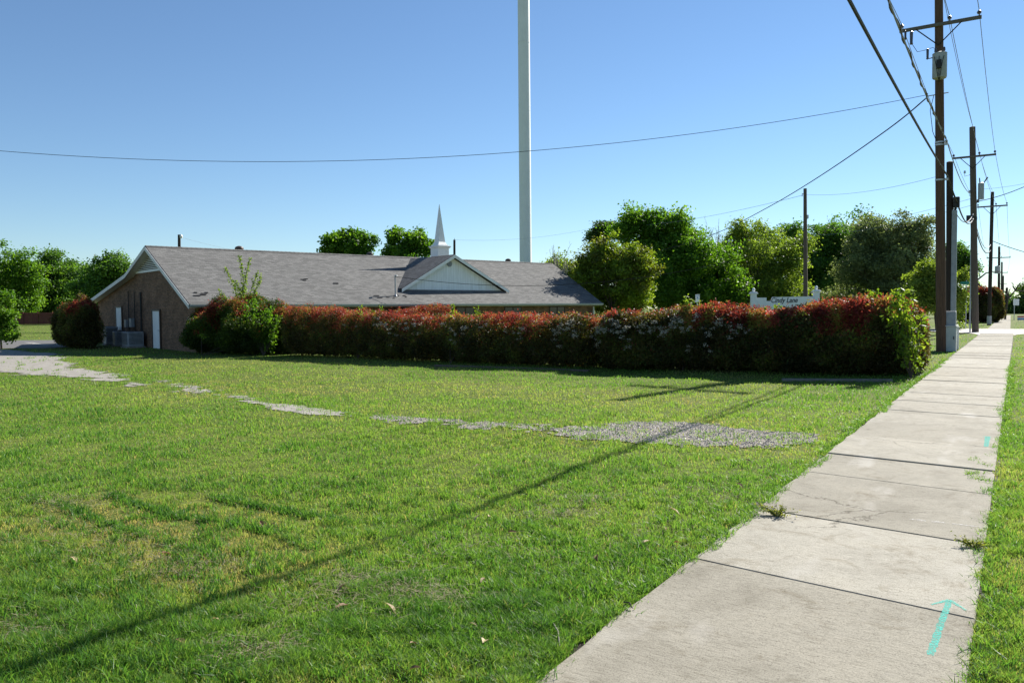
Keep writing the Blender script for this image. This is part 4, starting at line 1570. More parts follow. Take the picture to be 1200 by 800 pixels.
for i, (st, lb, u0, v0) in enumerate((([[(1022, 362), (1020, 350), (1018, 342)], [(1024, 362), (1026, 350), (1028, 340)]], "pale green sprig above the hedge just left of the bright vine", 1022, 443),
                                     ([[(800, 372), (806, 358), (804, 347)], [(812, 372), (818, 362), (822, 355)], [(808, 370), (811, 360), (812, 352)]], "yellow green sprig in front of the small white sign", 810, 437.5),
                                     ([[(893, 372), (896, 365), (898, 360)], [(905, 372), (910, 364), (914, 358)], [(886, 376), (890, 368)]], "yellow green sprig in front of the left post of the name sign", 900, 440),
                                     ([[(418, 374), (422, 365), (424, 357)], [(446, 374), (448, 364), (446, 358)], [(452, 374), (453, 366)], [(436, 374), (438, 363)]], "light green sprigs on the left part of the long hedge", 435, 421.5),
                                     ([[(527, 372), (531, 364), (530, 356)], [(556, 374), (559, 366), (560, 360)]], "pale sprigs above the hedge in front of the white gable", 540, 427))):
    b = gp(u0, v0)
    sapling(lb, st, b[1] + 1.0, 130, .09, 90 + i, .09)

# ------------------------------------------------------------------ fence on the left
mbs = []
f0, f1 = at(-40, 375, 141), at(66, 375, 141)
fz = -0.25
root = thing("wooden_fence", "red brown wooden board fence across the far end of the left lawn", "fence", (f0[0], f0[1], fz))
mb = MB()
x = f0[0]
while x < f1[0] + .2:
    mb.box((x, 141 + random.uniform(-.02, .02), fz + 1.05 + random.uniform(-.02, .02)), (.135, .025, 2.1))
    x += .145
mb.build("boards", M['fence'], root)
mb = MB()
for z in (.35, 1.05, 1.75):
    mb.box(((f0[0] + f1[0]) / 2, 140.94, fz + z), (f1[0] - f0[0], .05, .10))
mb.build("rails", M['fence'], root)
x = f0[0]
while x < f1[0]:
    mb = MB()
    mb.box((x, 140.9, fz + 1.08), (.12, .12, 2.2))
    mb.build("post", M['fence'], root)
    x += 2.6

# ------------------------------------------------------------------ water tower column
Yt = 130.0
c0, c1 = at(616, 310, Yt), at(614, 0, Yt)
root = thing("water_tower", "tall white steel tower column behind the church, rising out of the photo", "tower", (c0[0], c0[1], -.2))
rt_ = 6.8 / F * Yt
mb = MB()
mb.tube([(c0[0], c0[1], -.2), (c0[0], c0[1], 4), (c0[0], c0[1], c1[2] - 6.9)], [rt_ * 1.25, rt_ * 1.03, rt_], 40)
mb.tube([(c0[0], c0[1], c1[2] - 6.88), (c0[0], c0[1], c1[2] + 14)], rt_ * 1.0, 40)
mb.build("column", M['tower'], root, smooth=True)
for zz, rr_ in ((c1[2] - 7.05, 1.025), (8, 1.012), (21, 1.012), (34, 1.012)):
    mb = MB()
    mb.tube([(c0[0], c0[1], zz), (c0[0], c0[1], zz + .12)], rt_ * rr_, 40)
    mb.build("weld_ring", M['tower'], root, smooth=True)

# ------------------------------------------------------------------ utility poles
N3 = np.array([N2[0], N2[1], 0])
D3 = np.array([D2[0], D2[1], 0])
Zv = np.array([0, 0, 1.0])


def on_dir(base, dirv, u, lo=-6, hi=6):
    f_ = lambda k: prj(base + dirv * k)[0]
    inc = f_(hi) > f_(lo)
    for _ in range(50):
        m_ = (lo + hi) / 2
        if (f_(m_) < u) == inc:
            lo = m_
        else:
            hi = m_
    return lo


def insulator(p, parent, s=1.0, name="insulator"):
    mb = MB()
    mb.tube([p, p + Zv * .06 * s, p + Zv * .07 * s, p + Zv * .11 * s, p + Zv * .115 * s, p + Zv * .16 * s, p + Zv * .19 * s],
            [.02 * s, .02 * s, .07 * s, .055 * s, .085 * s, .06 * s, .03 * s], 8)
    mb.build(name, M['ceramic'], parent, smooth=True)
    return p + Zv * .17 * s


def pole(name, label, base, top, r0, r1, mat, group="wooden utility poles along the sidewalk"):
    root = thing(name, label, "utility pole", base, group)
    mb = MB()
    mb.tube([np.array(base) - Zv * .3, base, (np.array(base) + np.array(top)) / 2, top, np.array(top) + Zv * .03], [r0, r0, (r0 + r1) / 2, r1, r1 * .5], 14)
    mb.build("shaft", mat, root, smooth=True)
    return root


def axis_pt(base, top, z):
    t = (z - base[2]) / (top[2] - base[2])
    return np.array(base) + (np.array(top) - np.array(base)) * t


def crossarm(root, base, top, uL, uR, v, h=.12, braces=True, off=.16, mat=None, ins=(.03, .62, .97), front=-1):
    Yp = base[1]
    zc = at((uL + uR) / 2, v, Yp)[2]
    c_ = axis_pt(base, top, zc) + D3 * off * front
    kL, kR = on_dir(c_, -N3, uL), on_dir(c_, -N3, uR)
    a, b = c_ - N3 * kL, c_ - N3 * kR
    mb = MB()
    mb.bar(a, b, .10, h)
    arm = mb.build("crossarm", mat or M['arm'], root, bevel=.01)
    if braces:
        for s in (.45, -.45):
            p = c_ + (b - a) * s * .62
            mb = MB()
            mb.bar(p - Zv * h * .4 - D3 * .055, c_ - Zv * .75 - D3 * .03 * 0, .04, .012, D3)
            mb.build("brace", M['pole_black'], root)
    return [insulator(a + (b - a) * t + Zv * h / 2, root) for t in ins], zc


# nearest pole
b1 = gp(1103, 412)
b1[2] = 0
t1 = at(1100, -30, b1[1])
p1 = pole("utility_pole", "nearest tall wooden utility pole with crossarm and grey transformer", b1, t1, .178, .138, M['pole'])
ins1, z1c = crossarm(p1, b1, t1, 1054, 1150.5, 30.5)
# transformer
ptr = axis_pt(b1, t1, at(1103, 81, b1[1])[2])
tr_c = ptr - D3 * .40 - N3 * .04
mb = MB()
h_ = 28 * b1[1] / F
mb.tube([tr_c - Zv * h_ / 2, tr_c - Zv * (h_ / 2 - .04), tr_c + Zv * (h_ / 2 - .04), tr_c + Zv * h_ / 2, tr_c + Zv * (h_ / 2 + .06)], [.22, .245, .245, .25, .10], 20)
trf = mb.build("transformer", M['grey_metal'], p1, smooth=True)
for k in (-.14, .14):
    mb = MB()
    q = tr_c + N3 * k + Zv * (h_ / 2)
    mb.tube([q, q + Zv * .08, q + Zv * .085, q + Zv * .15, q + Zv * .155, q + Zv * .22], [.03, .03, .05, .035, .05, .02], 8)
    mb.build("bushing", M['ceramic'], trf, smooth=True)
mb = MB()
mb.box(tr_c - D3 * .30, (.16, .14, .30), N3, D3)
for k in (-.16, 0, .16):
    mb.tube([tr_c - D3 * .25 + N3 * k + Zv * .3, tr_c - D3 * .30 + N3 * k * .6, tr_c - D3 * .28 + N3 * k * .3 - Zv * .35, tr_c - D3 * .1 - Zv * .6], .012, 5)
mb.build("leads", M['wire'], trf)
for dz_ in (.25, -.25):
    mb = MB()
    mb.bar(tr_c + D3 * .22 + Zv * dz_, ptr + Zv * dz_, .12, .05)
    mb.build("bracket", M['galv'], trf)
# fused cutouts hanging from the arm
for u, v, s in ((1068, 44, 1.0), (1061, 41, .7), (1087, 63, .8)):
    p = at(u, v, b1[1] - .25)
    mb = MB()
    mb.tube([p + Zv * .22 * s, p + Zv * .18 * s, p - Zv * .2 * s, p - Zv * .24 * s, p - Zv * .27 * s], [.02, .06 * s, .05 * s, .065 * s, .02], 8)
    mb.build("fuse_cutout", M['ceramic'], p1, smooth=True)
mb = MB()
pA_, pB_ = at(1069, 52, b1[1] - .25), at(1093, 56, b1[1] - .3)
mb.tube([pA_, at(1075, 61, b1[1] - .25), at(1084, 59, b1[1] - .28), pB_, tr_c + N3 * .14 + Zv * (h_ / 2 + .2)], .010, 5)
mb.tube([at(1087, 69, b1[1] - .25), at(1092, 68, b1[1] - .2), axis_pt(b1, t1, at(1095, 68, b1[1])[2])], .02, 5)
mb.build("jumper_wire", M['wire'], p1)
mb = MB()
zz = at(1100, 111, b1[1])[2]
pc_ = axis_pt(b1, t1, zz)
mb.tube([pc_ - N3 * .3 + Zv * .03, pc_ + N3 * .42], .02, 6)
mb.tube([pc_ + N3 * .42 - Zv * .1, pc_ + N3 * .42 - Zv * .03, pc_ + N3 * .42 + Zv * .03, pc_ + N3 * .42 + Zv * .1], [.05, .035, .035, .05], 8)
mb.build("wire_bracket", M['galv'], p1)
ATT1 = pc_ + N3 * .42
for v in (167, 170, 211):
    q = axis_pt(b1, t1, at(1102, v, b1[1])[2])
    mb = MB()
    mb.tube([q - Zv * .03, q + Zv * .03], .17, 14)
    mb.box(q - N3 * .22 - D3 * .1, (.1, .1, .08), N3, D3)
    mb.build("clamp_band", M['galv'], p1)
mb = MB()
q0, q1 = axis_pt(b1, t1, at(1098, 112, b1[1])[2]), axis_pt(b1, t1, at(1098, 166, b1[1])[2])
mb.tube([q0 + N3 * .18 - D3 * .1, q0 + N3 * .30 - Zv * .5, q1 + N3 * .24 + Zv * .4, q1 + N3 * .1 - D3 * .2], .012, 5)
mb.build("down_lead", M['wire'], p1)

# black stub pole with a steel cable guard
b2 = gp(1113, 409)
b2[2] = 0
t2 = at(1113, 190, b2[1])
p2 = pole("stub_pole", "short black stub pole with grey steel cable guard, right behind the nearest pole", b2, t2, .14, .12, M['pole_black'])
mb = MB()
za, zb2 = at(1117, 247, b2[1])[2], 0.0
pg = np.array([b2[0], b2[1], 0]) - N3 * .11 - D3 * .15
mb.box(pg + Zv * za / 2, (.19, .13, za), N3, D3)
mb.build("cable_guard", M['ac_metal'], p2, bevel=.03)
mb = MB()
q = at(1121, 237, b2[1] - .2)
mb.box(q, (.22, .2, .42), N3, D3)
mb.tube([q, q - Zv * .4 + N3 * .05, pg + Zv * za], .05, 6)
mb.build("splice_case", M['wire'], p2, bevel=.03)
# utility cabinets
cb = gp(1113.5, 412)
cb[2] = 0
cab = thing("utility_cabinet", "pale grey utility cabinet with a box on top between the nearest pole and stub pole", "utility cabinet", cb)
mb = MB()
hh1, hh2 = at(1112, 382, cb[1])[2], at(1112, 365, cb[1])[2]
mb.box(cb + Zv * hh1 / 2, (.40, .36, hh1), N3, D3)
mb.build("cabinet_body", M['cabinet'], cab, bevel=.02)
mb = MB()
mb.box(cb + Zv * ((hh1 + hh2) / 2 + .01), (.36, .30, hh2 - hh1), N3, D3)
mb.build("upper_box", M['ac_metal'], cab, bevel=.015)
mb = MB()
mb.box(cb + Zv * (hh1 + .012), (.50, .44, .03), N3, D3)
mb.build("lid", M['galv'], cab, bevel=.008)
mb = MB()
mb.box(cb - D3 * .19 + Zv * hh1 * .55 - N3 * .12, (.03, .03, .12), N3, D3)
mb.build("latch", M['dark'], cab)
cb3 = gp(1120.5, 410)
cb3[2] = 0
mk = thing("cable_marker", "narrow pale cable pedestal right of the utility cabinet", "cable pedestal", cb3)
mb = MB()
hh = at(1120, 384, cb3[1])[2]
mb.box(cb3 + Zv * hh / 2, (.17, .14, hh), N3, D3)
mb.build("pedestal", M['galv'], mk, bevel=.02)
mb = MB()
mb.box(cb3 + Zv * (hh + .02), (.20, .17, .05), N3, D3)
mb.build("cap", M['cabinet'], mk, bevel=.015)
# a dark brown pole further behind, between the two
b4 = gp(1108, 396)
b4[2] = 0
t4 = at(1110, 305, b4[1])
pole("stub_pole", "thin reddish brown stump of a pole seen between the nearest pole and the black stub", b4, t4, .12, .11, M['pole'], None)

# second pole
b5 = gp(1143, 389.5)
b5[2] = 0
t5 = at(1139.5, 149, b5[1])
p5 = pole("utility_pole", "second utility pole from the camera, with a small transformer and a side riser pipe", b5, t5, .20, .17, M['pole2'])
ins5, z5c = crossarm(p5, b5, t5, 1116, 1167.5, 184)
mb = MB()
q = axis_pt(b5, t5, at(1143, 224, b5[1])[2]) - N3 * .42
mb.tube([q - Zv * .55, q + Zv * .45, q + Zv * .5], [.17, .17, .08], 14)
tr5 = mb.build("transformer", M['grey_metal'], p5, smooth=True)
mb = MB()
mb.tube([q + Zv * .45 + N3 * .06, q + Zv * .8 + N3 * .1], [.04, .03], 6)
mb.build("bushing", M['ceramic'], tr5)
mb = MB()
mb.tube([q + Zv * .4 - N3 * .1, q + Zv * .8 - N3 * .35], [.03, .05], 6)
mb.build("bushing", M['ceramic'], tr5)
mb = MB()
pr = np.array([b5[0], b5[1], 0]) + N3 * .30
zt5 = at(1136, 231, b5[1])[2]
mb.tube([pr, pr + Zv * (zt5 - .2), pr + Zv * zt5 - N3 * .1], .05, 8)
for z in (2.0, 4.5, 6.8):
    mb.bar(pr + Zv * z, np.array([b5[0], b5[1], z]), .04, .04)
mb.build("riser_pipe", M['galv'], p5)
mb = MB()
for (u0, v0) in ((1130.5, 202), (1136, 225)):
    q = at(u0, v0, b5[1])
    ax_ = axis_pt(b5, t5, q[2] - .1)
    mb.tube([q, q + np.array([0, 0, -.25]), ax_], .018, 5)
    mb.tube([q - Zv * .06, q + Zv * .1], [.07, .05], 8)
mb.build("guy_strain_bracket", M['galv'], p5)
mb = MB()
q = axis_pt(b5, t5, at(1143, 256, b5[1])[2])
mb.tube([q - Zv * .1, q + Zv * .1], .195, 12)
mb.box(q + N3 * .25 - D3 * .1, (.3, .2, .4), N3, D3)
mb.build("splice_case", M['wire'], p5)
mb = MB()
q = axis_pt(b5, t5, at(1146, 236, b5[1])[2]) - N3 * .25
mb.tube([q - Zv * .1, q + Zv * .1], .07, 8)
mb.build("wire_bracket", M['ceramic'], p5)

# third and further poles
b6 = gp(1159, 381)
b6[2] = 0
t6 = at(1163, 225, b6[1])
p6 = pole("utility_pole", "third utility pole from the camera, leaning slightly right in front of the red bush", b6, t6, .155, .13, M['pole_black'])
ins6, z6c = crossarm(p6, b6, t6, 1145, 1181, 242)
mb = MB()
q = axis_pt(b6, t6, .7)
mb.tube([q - Zv * .6, q + Zv * .1], .175, 12)
mb.build("base_wrap", M['grey_metal'], p6)


def far_pole(s, u, vtop, arms, lbl, r=.22):
    b = sq(s, 2.2)
    Yp = b[1]
    k = at(u, 360, Yp)
    b = np.array([k[0], Yp, 0])
    t = at(u + .4, vtop, Yp)
    p = pole("utility_pole", lbl, b, t, r, r * .85, M['pole_black'])
    res = None
    for (uL, uR, v) in arms:
        i_, _ = crossarm(p, b, t, uL, uR, v, h=.16, braces=False)
        res = res or i_
    return p, res, b, t


p7, ins7, b7, t7 = far_pole(167, 1170.5, 289, [(1156, 1184.5, 302)], "fourth utility pole from the camera, with a transformer, just above the red bush")
mb = MB()
q = axis_pt(b7, t7, at(1169, 316, b7[1])[2]) - D3 * .5 + N3 * .25
mb.tube([q - Zv * .7, q + Zv * .6, q + Zv * .7], [.4, .4, .2], 12)
mb.build("transformer", M['grey_metal'], p7, smooth=True)
p8, ins8, b8, t8 = far_pole(228, 1173.7, 307, [(1164, 1181, 319.5)], "fifth utility pole from the camera, far down the row")
p9, ins9, b9, t9 = far_pole(300, 1175.5, 323, [(1170, 1180, 332.5)], "sixth and smallest utility pole at the far end of the row")
b10 = sq(150, 0)
k = at(1178.8, 355, 150)
pole("stub_pole", "short dark leaning post on the skyline right of the far poles", np.array([k[0], 150, 0]), at(1180, 337, 150), .25, .2, M['pole_black'], None)

# thin grey pole behind the hedge, poles behind the church roof
b11 = at(944, 393, 44)
b11[2] = 0
t11 = at(943.5, 221, 44)
root = thing("wire_pole", "thin grey wooden pole rising behind the name sign", "utility pole", b11)
mb = MB()
mb.tube([b11, t11], [.13, .09], 10)
mb.build("shaft", M['pole2'], root, smooth=True)
mb = MB()
q = at(940, 227, 44)
mb.tube([t11 - Zv * .3, q, q - Zv * .15], .025, 5)
mb.build("wire_bracket", M['galv'], root)
q = at(946, 254, 44)
mb = MB()
mb.box(q, (.12, .1, .2))
mb.build("meter_box", M['galv'], root)
b12 = at(210, 365, 75)
b12[2] = -.25
t12 = at(210, 275, 75)
root = thing("lamp_pole", "short dark pole with a white lamp behind the left part of the roof", "lamp post", b12)
mb = MB()
mb.tube([b12, t12], [.16, .13], 10)
mb.build("shaft", M['pole_black'], root, smooth=True)
mb = MB()
q = t12 + np.array([.22, -.1, -.1])
mb.tube([t12 - Zv * .1, q + Zv * .05], .03, 5)
mb.tube([q + Zv * .1, q - Zv * .05, q - Zv * .25], [.06, .15, .10], 10)
mb.build("lamp_head", M['white'], root, smooth=True)
b13 = at(532.5, 365, 90)
b13[2] = -.25
root = thing("wire_pole", "dark pole top showing above the roof right of the steeple", "utility pole", b13)
mb = MB()
mb.tube([b13, at(532.5, 281, 90)], [.17, .13], 10)
mb.tube([at(532.5, 281, 90), at(532.5, 279, 90)], [.03, .02], 6)
mb.build("shaft", M['pole_black'], root, smooth=True)


# ------------------------------------------------------------------ wires
def catenary(a, b, sag, n=24):
    a, b = np.asarray(a, float), np.asarray(b, float)
    return [a + (b - a) * (i / n) - Zv * sag * 4 * (i / n) * (1 - i / n) for i in range(n + 1)]


def wire(name, label, spans, r, mat, n=24, group=None):
    mb = MB()
    pts = []
    for (a, b, sag) in spans:
        c_ = catenary(a, b, sag, n)
        pts += c_ if not pts else c_[1:]
    mb.tube(pts, r, 6)
    o = mb.build(name, mat, loc=pts[0], smooth=True)
    return tag(o, label, "cable" if "cable" in name else "wire", group)


BACK = -D3 * 52        # the previous pole of the row stands behind the camera
WG = "wires strung along the row of utility poles"
names = ("left", "middle", "right")
labs = ("thin power wire on the left insulators of the crossarms", "thin power wire on the inner right insulators of the crossarms", "thin power wire on the right hand tips of the crossarms")
for k in range(3):
    wire("power_wire", labs[k], [(ins1[k] + BACK, ins1[k], .6), (ins1[k], ins5[k], .25), (ins5[k], ins6[k], .35), (ins6[k], ins7[k], 1.0), (ins7[k], ins8[k], .7), (ins8[k], ins9[k], .9)],
         .012, M['wire_grey'], 16, WG)
tp1 = np.array(t1) + Zv * .1
wire("power_wire", "thin power wire running along the very tops of the utility poles", [(tp1 + BACK, tp1, .6), (tp1, np.array(t5) + Zv * .1, .3), (np.array(t5) + Zv * .1, np.array(t6) + Zv * .1, .4)], .011, M['wire_grey'], 16, WG)
# heavy communication cable
c1 = axis_pt(b1, t1, at(1107, 208, b1[1])[2]) - N3 * .26
c2 = at(1122, 238, b2[1] - .25)
c3 = axis_pt(b5, t5, at(1143, 256, b5[1])[2]) - D3 * .22
c4 = axis_pt(b6, t6, at(1161, 293, b6[1])[2]) - D3 * .22


def beyond(c0, near, k, sag):
    """the far end of a sagging span that starts at c0 and passes through 'near'"""
    t = 1 / k
    e = c0 + (near - c0) * k
    e[2] = c0[2] + (near[2] - c0[2] + sag * 4 * t * (1 - t)) / t
    return e


farc = beyond(c1, at(995, 0, 12.2), 2.6, .55)
wire("heavy_cable", "thick black cable sweeping down from the top edge to the nearest utility pole", [(farc, c1, .55), (c1, c2, .05), (c2, c3, .55)], .031, M['wire'], 30)
wire("heavy_cable", "dark cable sagging between the second and third utility poles", [(c3, c4, 1.0)], .035, M['wire'], 20)
wire("heavy_cable", "lower pale cable looping from the stub pole across the second utility pole", [(np.array(t2) - Zv * 1.4 - D3 * .1, c3 + Zv * .3, .75), (c3 + Zv * .3, c4 + Zv * .5, 1.1)], .022, M['wire_grey'], 20)
# twisted secondary bundle
s1 = axis_pt(b1, t1, at(1108, 167, b1[1])[2]) - N3 * .24
nearS = at(1041, 0, 14.3)
farS = beyond(s1, nearS, 2.4, .6)
wire("twisted_cable", "twisted grey cable passing the left end of the nearest crossarm", [(farS, s1, .6), (s1, at(1136, 226, b5[1]), .35)], .020, M['wire_grey'], 24)
mb = MB()
pts = catenary(farS, s1, .6, 140)
hel = [p + (N3 * math.cos(i * .9) + Zv * math.sin(i * .9)) * .03 for i, p in enumerate(pts)]
mb.tube(hel, .013, 5)
tag(mb.build("twisted_cable", M['wire'], loc=hel[0], smooth=True), "thin black wire wound around the twisted grey cable", "cable")
# service wires
long_far = at(-420, 120, 30)
wire("service_wire", "long thin wire crossing the whole sky from the left edge to the nearest pole", [(long_far, ATT1 + Zv * .05, 2.35)], .010, M['wire'], 50)
d_end = at(735, 299, 79)
dp = [ATT1 - Zv * .05, at(1040, 152, 34), at(960, 207, 44), at(900, 243, 54), at(840, 273, 65), at(780, 292, 74), d_end]
mb = MB()
fine = []
for i in range(len(dp) - 1):
    p0, p1_, p2_, p3_ = dp[max(i - 1, 0)], dp[i], dp[i + 1], dp[min(i + 2, len(dp) - 1)]
    for j in range(6):
        t = j / 6
        fine.append(.5 * ((2 * p1_) + (-p0 + p2_) * t + (2 * p0 - 5 * p1_ + 4 * p2_ - p3_) * t * t + (-p0 + 3 * p1_ - 3 * p2_ + p3_) * t ** 3))
fine.append(dp[-1])
mb.tube(fine, .026, 5)
tag(mb.build("service_wire", M['wire'], loc=fine[0], smooth=True), "dark wire sloping from the nearest pole down into the largest green tree", "wire")
wend = at(944, 282, 44)
wire("service_wire", "dark drooping wire from the church roof mast to the thin grey pole", [(MAST, wend, 1.35)], .016, M['wire'], 40)
pw = at(944, 228, 44)
wire("service_wire", "faint wire from the thin grey pole to the nearest utility pole", [(pw, axis_pt(b1, t1, at(1101, 206, b1[1])[2]), .25)], .007, M['wire_faint'])
wire("service_wire", "faint upper wire from the thin grey pole leading left behind the trees", [(pw, at(690, 262, 110), .9)], .010, M['wire_faint'])
wire("service_wire", "faint lower wire behind the tower, from the roof side pole toward the trees", [(at(532.5, 281, 90), at(700, 266, 100), .6)], .010, M['wire_faint'])
wire("service_wire", "faint wire from the lamp pole sinking behind the church roof", [(t12 - Zv * .2, at(290, 296, 80), .1)], .008, M['wire_faint'])
wire("service_wire", "upper of the faint wires from the second pole leading left over the trees", [(at(1141, 232, b5[1]), at(960, 268, 100), .4)], .011, M['wire_faint'])
wire("service_wire", "lower of the faint wires from the second pole leading left over the trees", [(at(1141, 240, b5[1]), at(940, 276, 100), .5)], .011, M['wire_faint'])
wire("service_wire", "thin upper wire from the second pole to the right edge of the sky", [(at(1146, 222, b5[1]), at(1260, 200, 46), .2)], .008, M['wire_faint'])
wire("service_wire", "dark wire from the second pole rising to the right edge of the sky", [(at(1146, 236, b5[1]), at(1260, 186, 46), .35)], .022, M['wire'])
wire("service_wire", "dark wire from the third pole falling to the right edge of the sky", [(at(1162, 282, b6[1]), at(1260, 306, 70), .3)], .028, M['wire'])

# ------------------------------------------------------------------ signs
Ys = 31.0
xl, xr = at(883, 360, Ys), at(956.5, 360, Ys)
sg = thing("name_sign", "white wooden street name sign with two posts and finials above the hedge", "sign", ((xl[0] + xr[0]) / 2, Ys, 0))
ax = np.array([1.0, 0, 0])
for xx, uu, vv in ((xl[0], 883, 344.5), (xr[0], 956.5, 342)):
    ztop = at(uu, vv, Ys)[2]
    mb = MB()
    mb.box((xx, Ys, ztop / 2), (.20, .20, ztop))
    post = mb.build("post", M['sign_white'], sg, bevel=.01)
    mb = MB()
    mb.box((xx, Ys, ztop + .02), (.28, .28, .05))
    mb.box((xx, Ys, ztop + .065), (.22, .22, .04))
    mb.build("post_cap", M['sign_white'], post, bevel=.01)
    mb = MB()
    mb.tube([(xx, Ys, ztop + .08), (xx, Ys, ztop + .11), (xx, Ys, ztop + .13), (xx, Ys, ztop + .17), (xx, Ys, ztop + .22), (xx, Ys, ztop + .25)], [.03, .03, .055, .065, .04, .01], 10)
    mb.build("finial", M['sign_white'], post, smooth=True)
zt1 = at(915, 348, Ys)[2]
zt0 = at(887, 348.8, Ys)[2]
n0, n1 = at(898, 350, Ys), at(903.5, 352.6, Ys)
poly = [(xl[0] + .10, zt0), (n0[0], zt0), (n0[0], n1[2]), (n1[0], n1[2]), (n1[0] + .05, zt1), (xr[0] - .10, at(950, 347.2, Ys)[2]), (xr[0] - .10, .35), (xl[0] + .10, .35)]
mb = MB()
mb.prism([np.array([x, Ys - .03, z]) for x, z in poly], (0, .06, 0))
brd = mb.build("sign_board", M['sign_white'], sg)
cu = bpy.data.curves.new("lettering", 'FONT')
cu.body = "Cindy Lane"
cu.shear = .28
cu.extrude = .004
cu.offset = .012
tmp = bpy.data.objects.new("lettering_tmp", cu)
scene.collection.objects.link(tmp)
bpy.context.view_layer.update()
dg = bpy.context.evaluated_depsgraph_get()
me = bpy.data.meshes.new_from_object(tmp.evaluated_get(dg))
bpy.data.objects.remove(tmp)
a, b = at(903.5, 354.6, Ys), at(934.5, 354.3, Ys)
vs = np.array([v.co for v in me.vertices])
wid = vs[:, 0].max() - vs[:, 0].min()
hgt = (at(905, 347.6, Ys)[2] - at(905, 353.6, Ys)[2]) / .72
sx = (b[0] - a[0]) / wid
o0 = np.array(sg.location)
for v in me.vertices:
    x, y, z = v.co
    v.co = (a[0] + (x - vs[:, 0].min()) * sx - o0[0], Ys - .034 - z - o0[1], a[2] + y * hgt - o0[2])
me.materials.append(M['letter'])
lt = link("lettering", me, brd)

# small white sign on a post
Y2 = 36.0
a = at(817.4, 350, Y2)
ss = thing("parking_sign", "small white upright sign on a post just above the flowered hedge", "sign", (a[0], Y2, 0))
mb = MB()
mb.box((a[0], Y2 + .03, (a[2]) / 2), (.05, .04, a[2] + .2))
mb.build("post", M['galv'], ss)
mb = MB()
zt_, zb_ = at(817, 344.9, Y2)[2], at(817, 354.4, Y2)[2]
mb.box((a[0], Y2, (zt_ + zb_) / 2), (.19, .012, zt_ - zb_))
pl = mb.build("sign_plate", M['sign_white'], ss, bevel=.004)
mb = MB()
mb.box((a[0], Y2 - .009, zt_ - .05), (.13, .006, .02))
mb.box((a[0], Y2 - .009, zt_ - .15), (.05, .006, .05))
mb.build("symbol", M['blue_paint'], pl)
# street name blade
Y3 = 57.0
a = at(1130.5, 331.5, Y3)
ss = thing("street_sign", "green street name sign on a thin post behind the second utility pole", "sign", (at(1133, 331, Y3)[0], Y3, 0))
mb = MB()
mb.tube([(at(1133, 331, Y3)[0], Y3 + .05, 0), (at(1133, 331, Y3)[0], Y3 + .05, a[2] + .2)], .03, 8)
mb.build("post", M['galv'], ss)
mb = MB()
mb.box(a, (.56, .012, .2), np.array([.95, -.3, 0]) / np.linalg.norm([.95, -.3]), None, Zv)
mb.build("sign_plate", M['green_sign'], ss)
# far white sign and the red and blue roadside barricade
Y4 = 88.0
a = at(1190.8, 354, Y4)
ss = thing("road_sign", "distant white road sign on a post at the right edge, beyond the cross street", "sign", (at(1188.6, 382, Y4)[0], Y4, 0))
mb = MB()
mb.tube([(at(1188.6, 382, Y4)[0], Y4 + .06, 0), (at(1188.6, 382, Y4)[0], Y4 + .06, a[2] + .3)], .04, 8)
mb.build("post", M['galv'], ss)
for du, lb_ in ((-1.75, 1), (1.75, 2)):
    q = at(1190.8 + du, 354, Y4)
    mb = MB()
    mb.box(q, (.31, .02, .72))
    mb.build("sign_plate", M['sign_white'], ss)
a = at(1196.5, 380.5, 78)
ss = thing("yard_sign", "small red, white and blue sign low on the verge at the right edge", "sign", (a[0], 78, 0))
mb = MB()
for dx in (-.25, .25):
    mb.tube([(a[0] + dx, 78.03, 0), (a[0] + dx, 78.03, .5)], .012, 6)
mb.build("wire_leg", M['galv'], ss)
mb = MB()
mb.box((a[0], 78, .42), (.75, .015, .42))
pl = mb.build("sign_plate", M['sign_white'], ss)
mb = MB()
mb.box((a[0], 77.985, .55), (.74, .012, .12))
mb.build("red_band", M['red_paint'], pl)
mb = MB()
mb.box((a[0], 77.985, .30), (.74, .012, .12))
mb.build("blue_band", M['blue_paint'], pl)

# weathered board at the foot of the hedge
a, b = gp(916, 446.5), gp(1046, 447.5)
mb = MB()
mb.bar(a + Zv * .03, b + Zv * .03, .14, .07)
tag(mb.build("edging_board", M['board'], loc=a, bevel=.01), "long grey landscape timber lying at the foot of the tallest hedge", "timber")
a, b = gp(510, 429.5), gp(690, 436)
mb = MB()
mb.bar(a + Zv * .03, b + Zv * .03, .12, .07)
tag(mb.build("edging_board", M['pole2'], loc=a, bevel=.01), "dark landscape timber under the front of the long hedge", "timber")

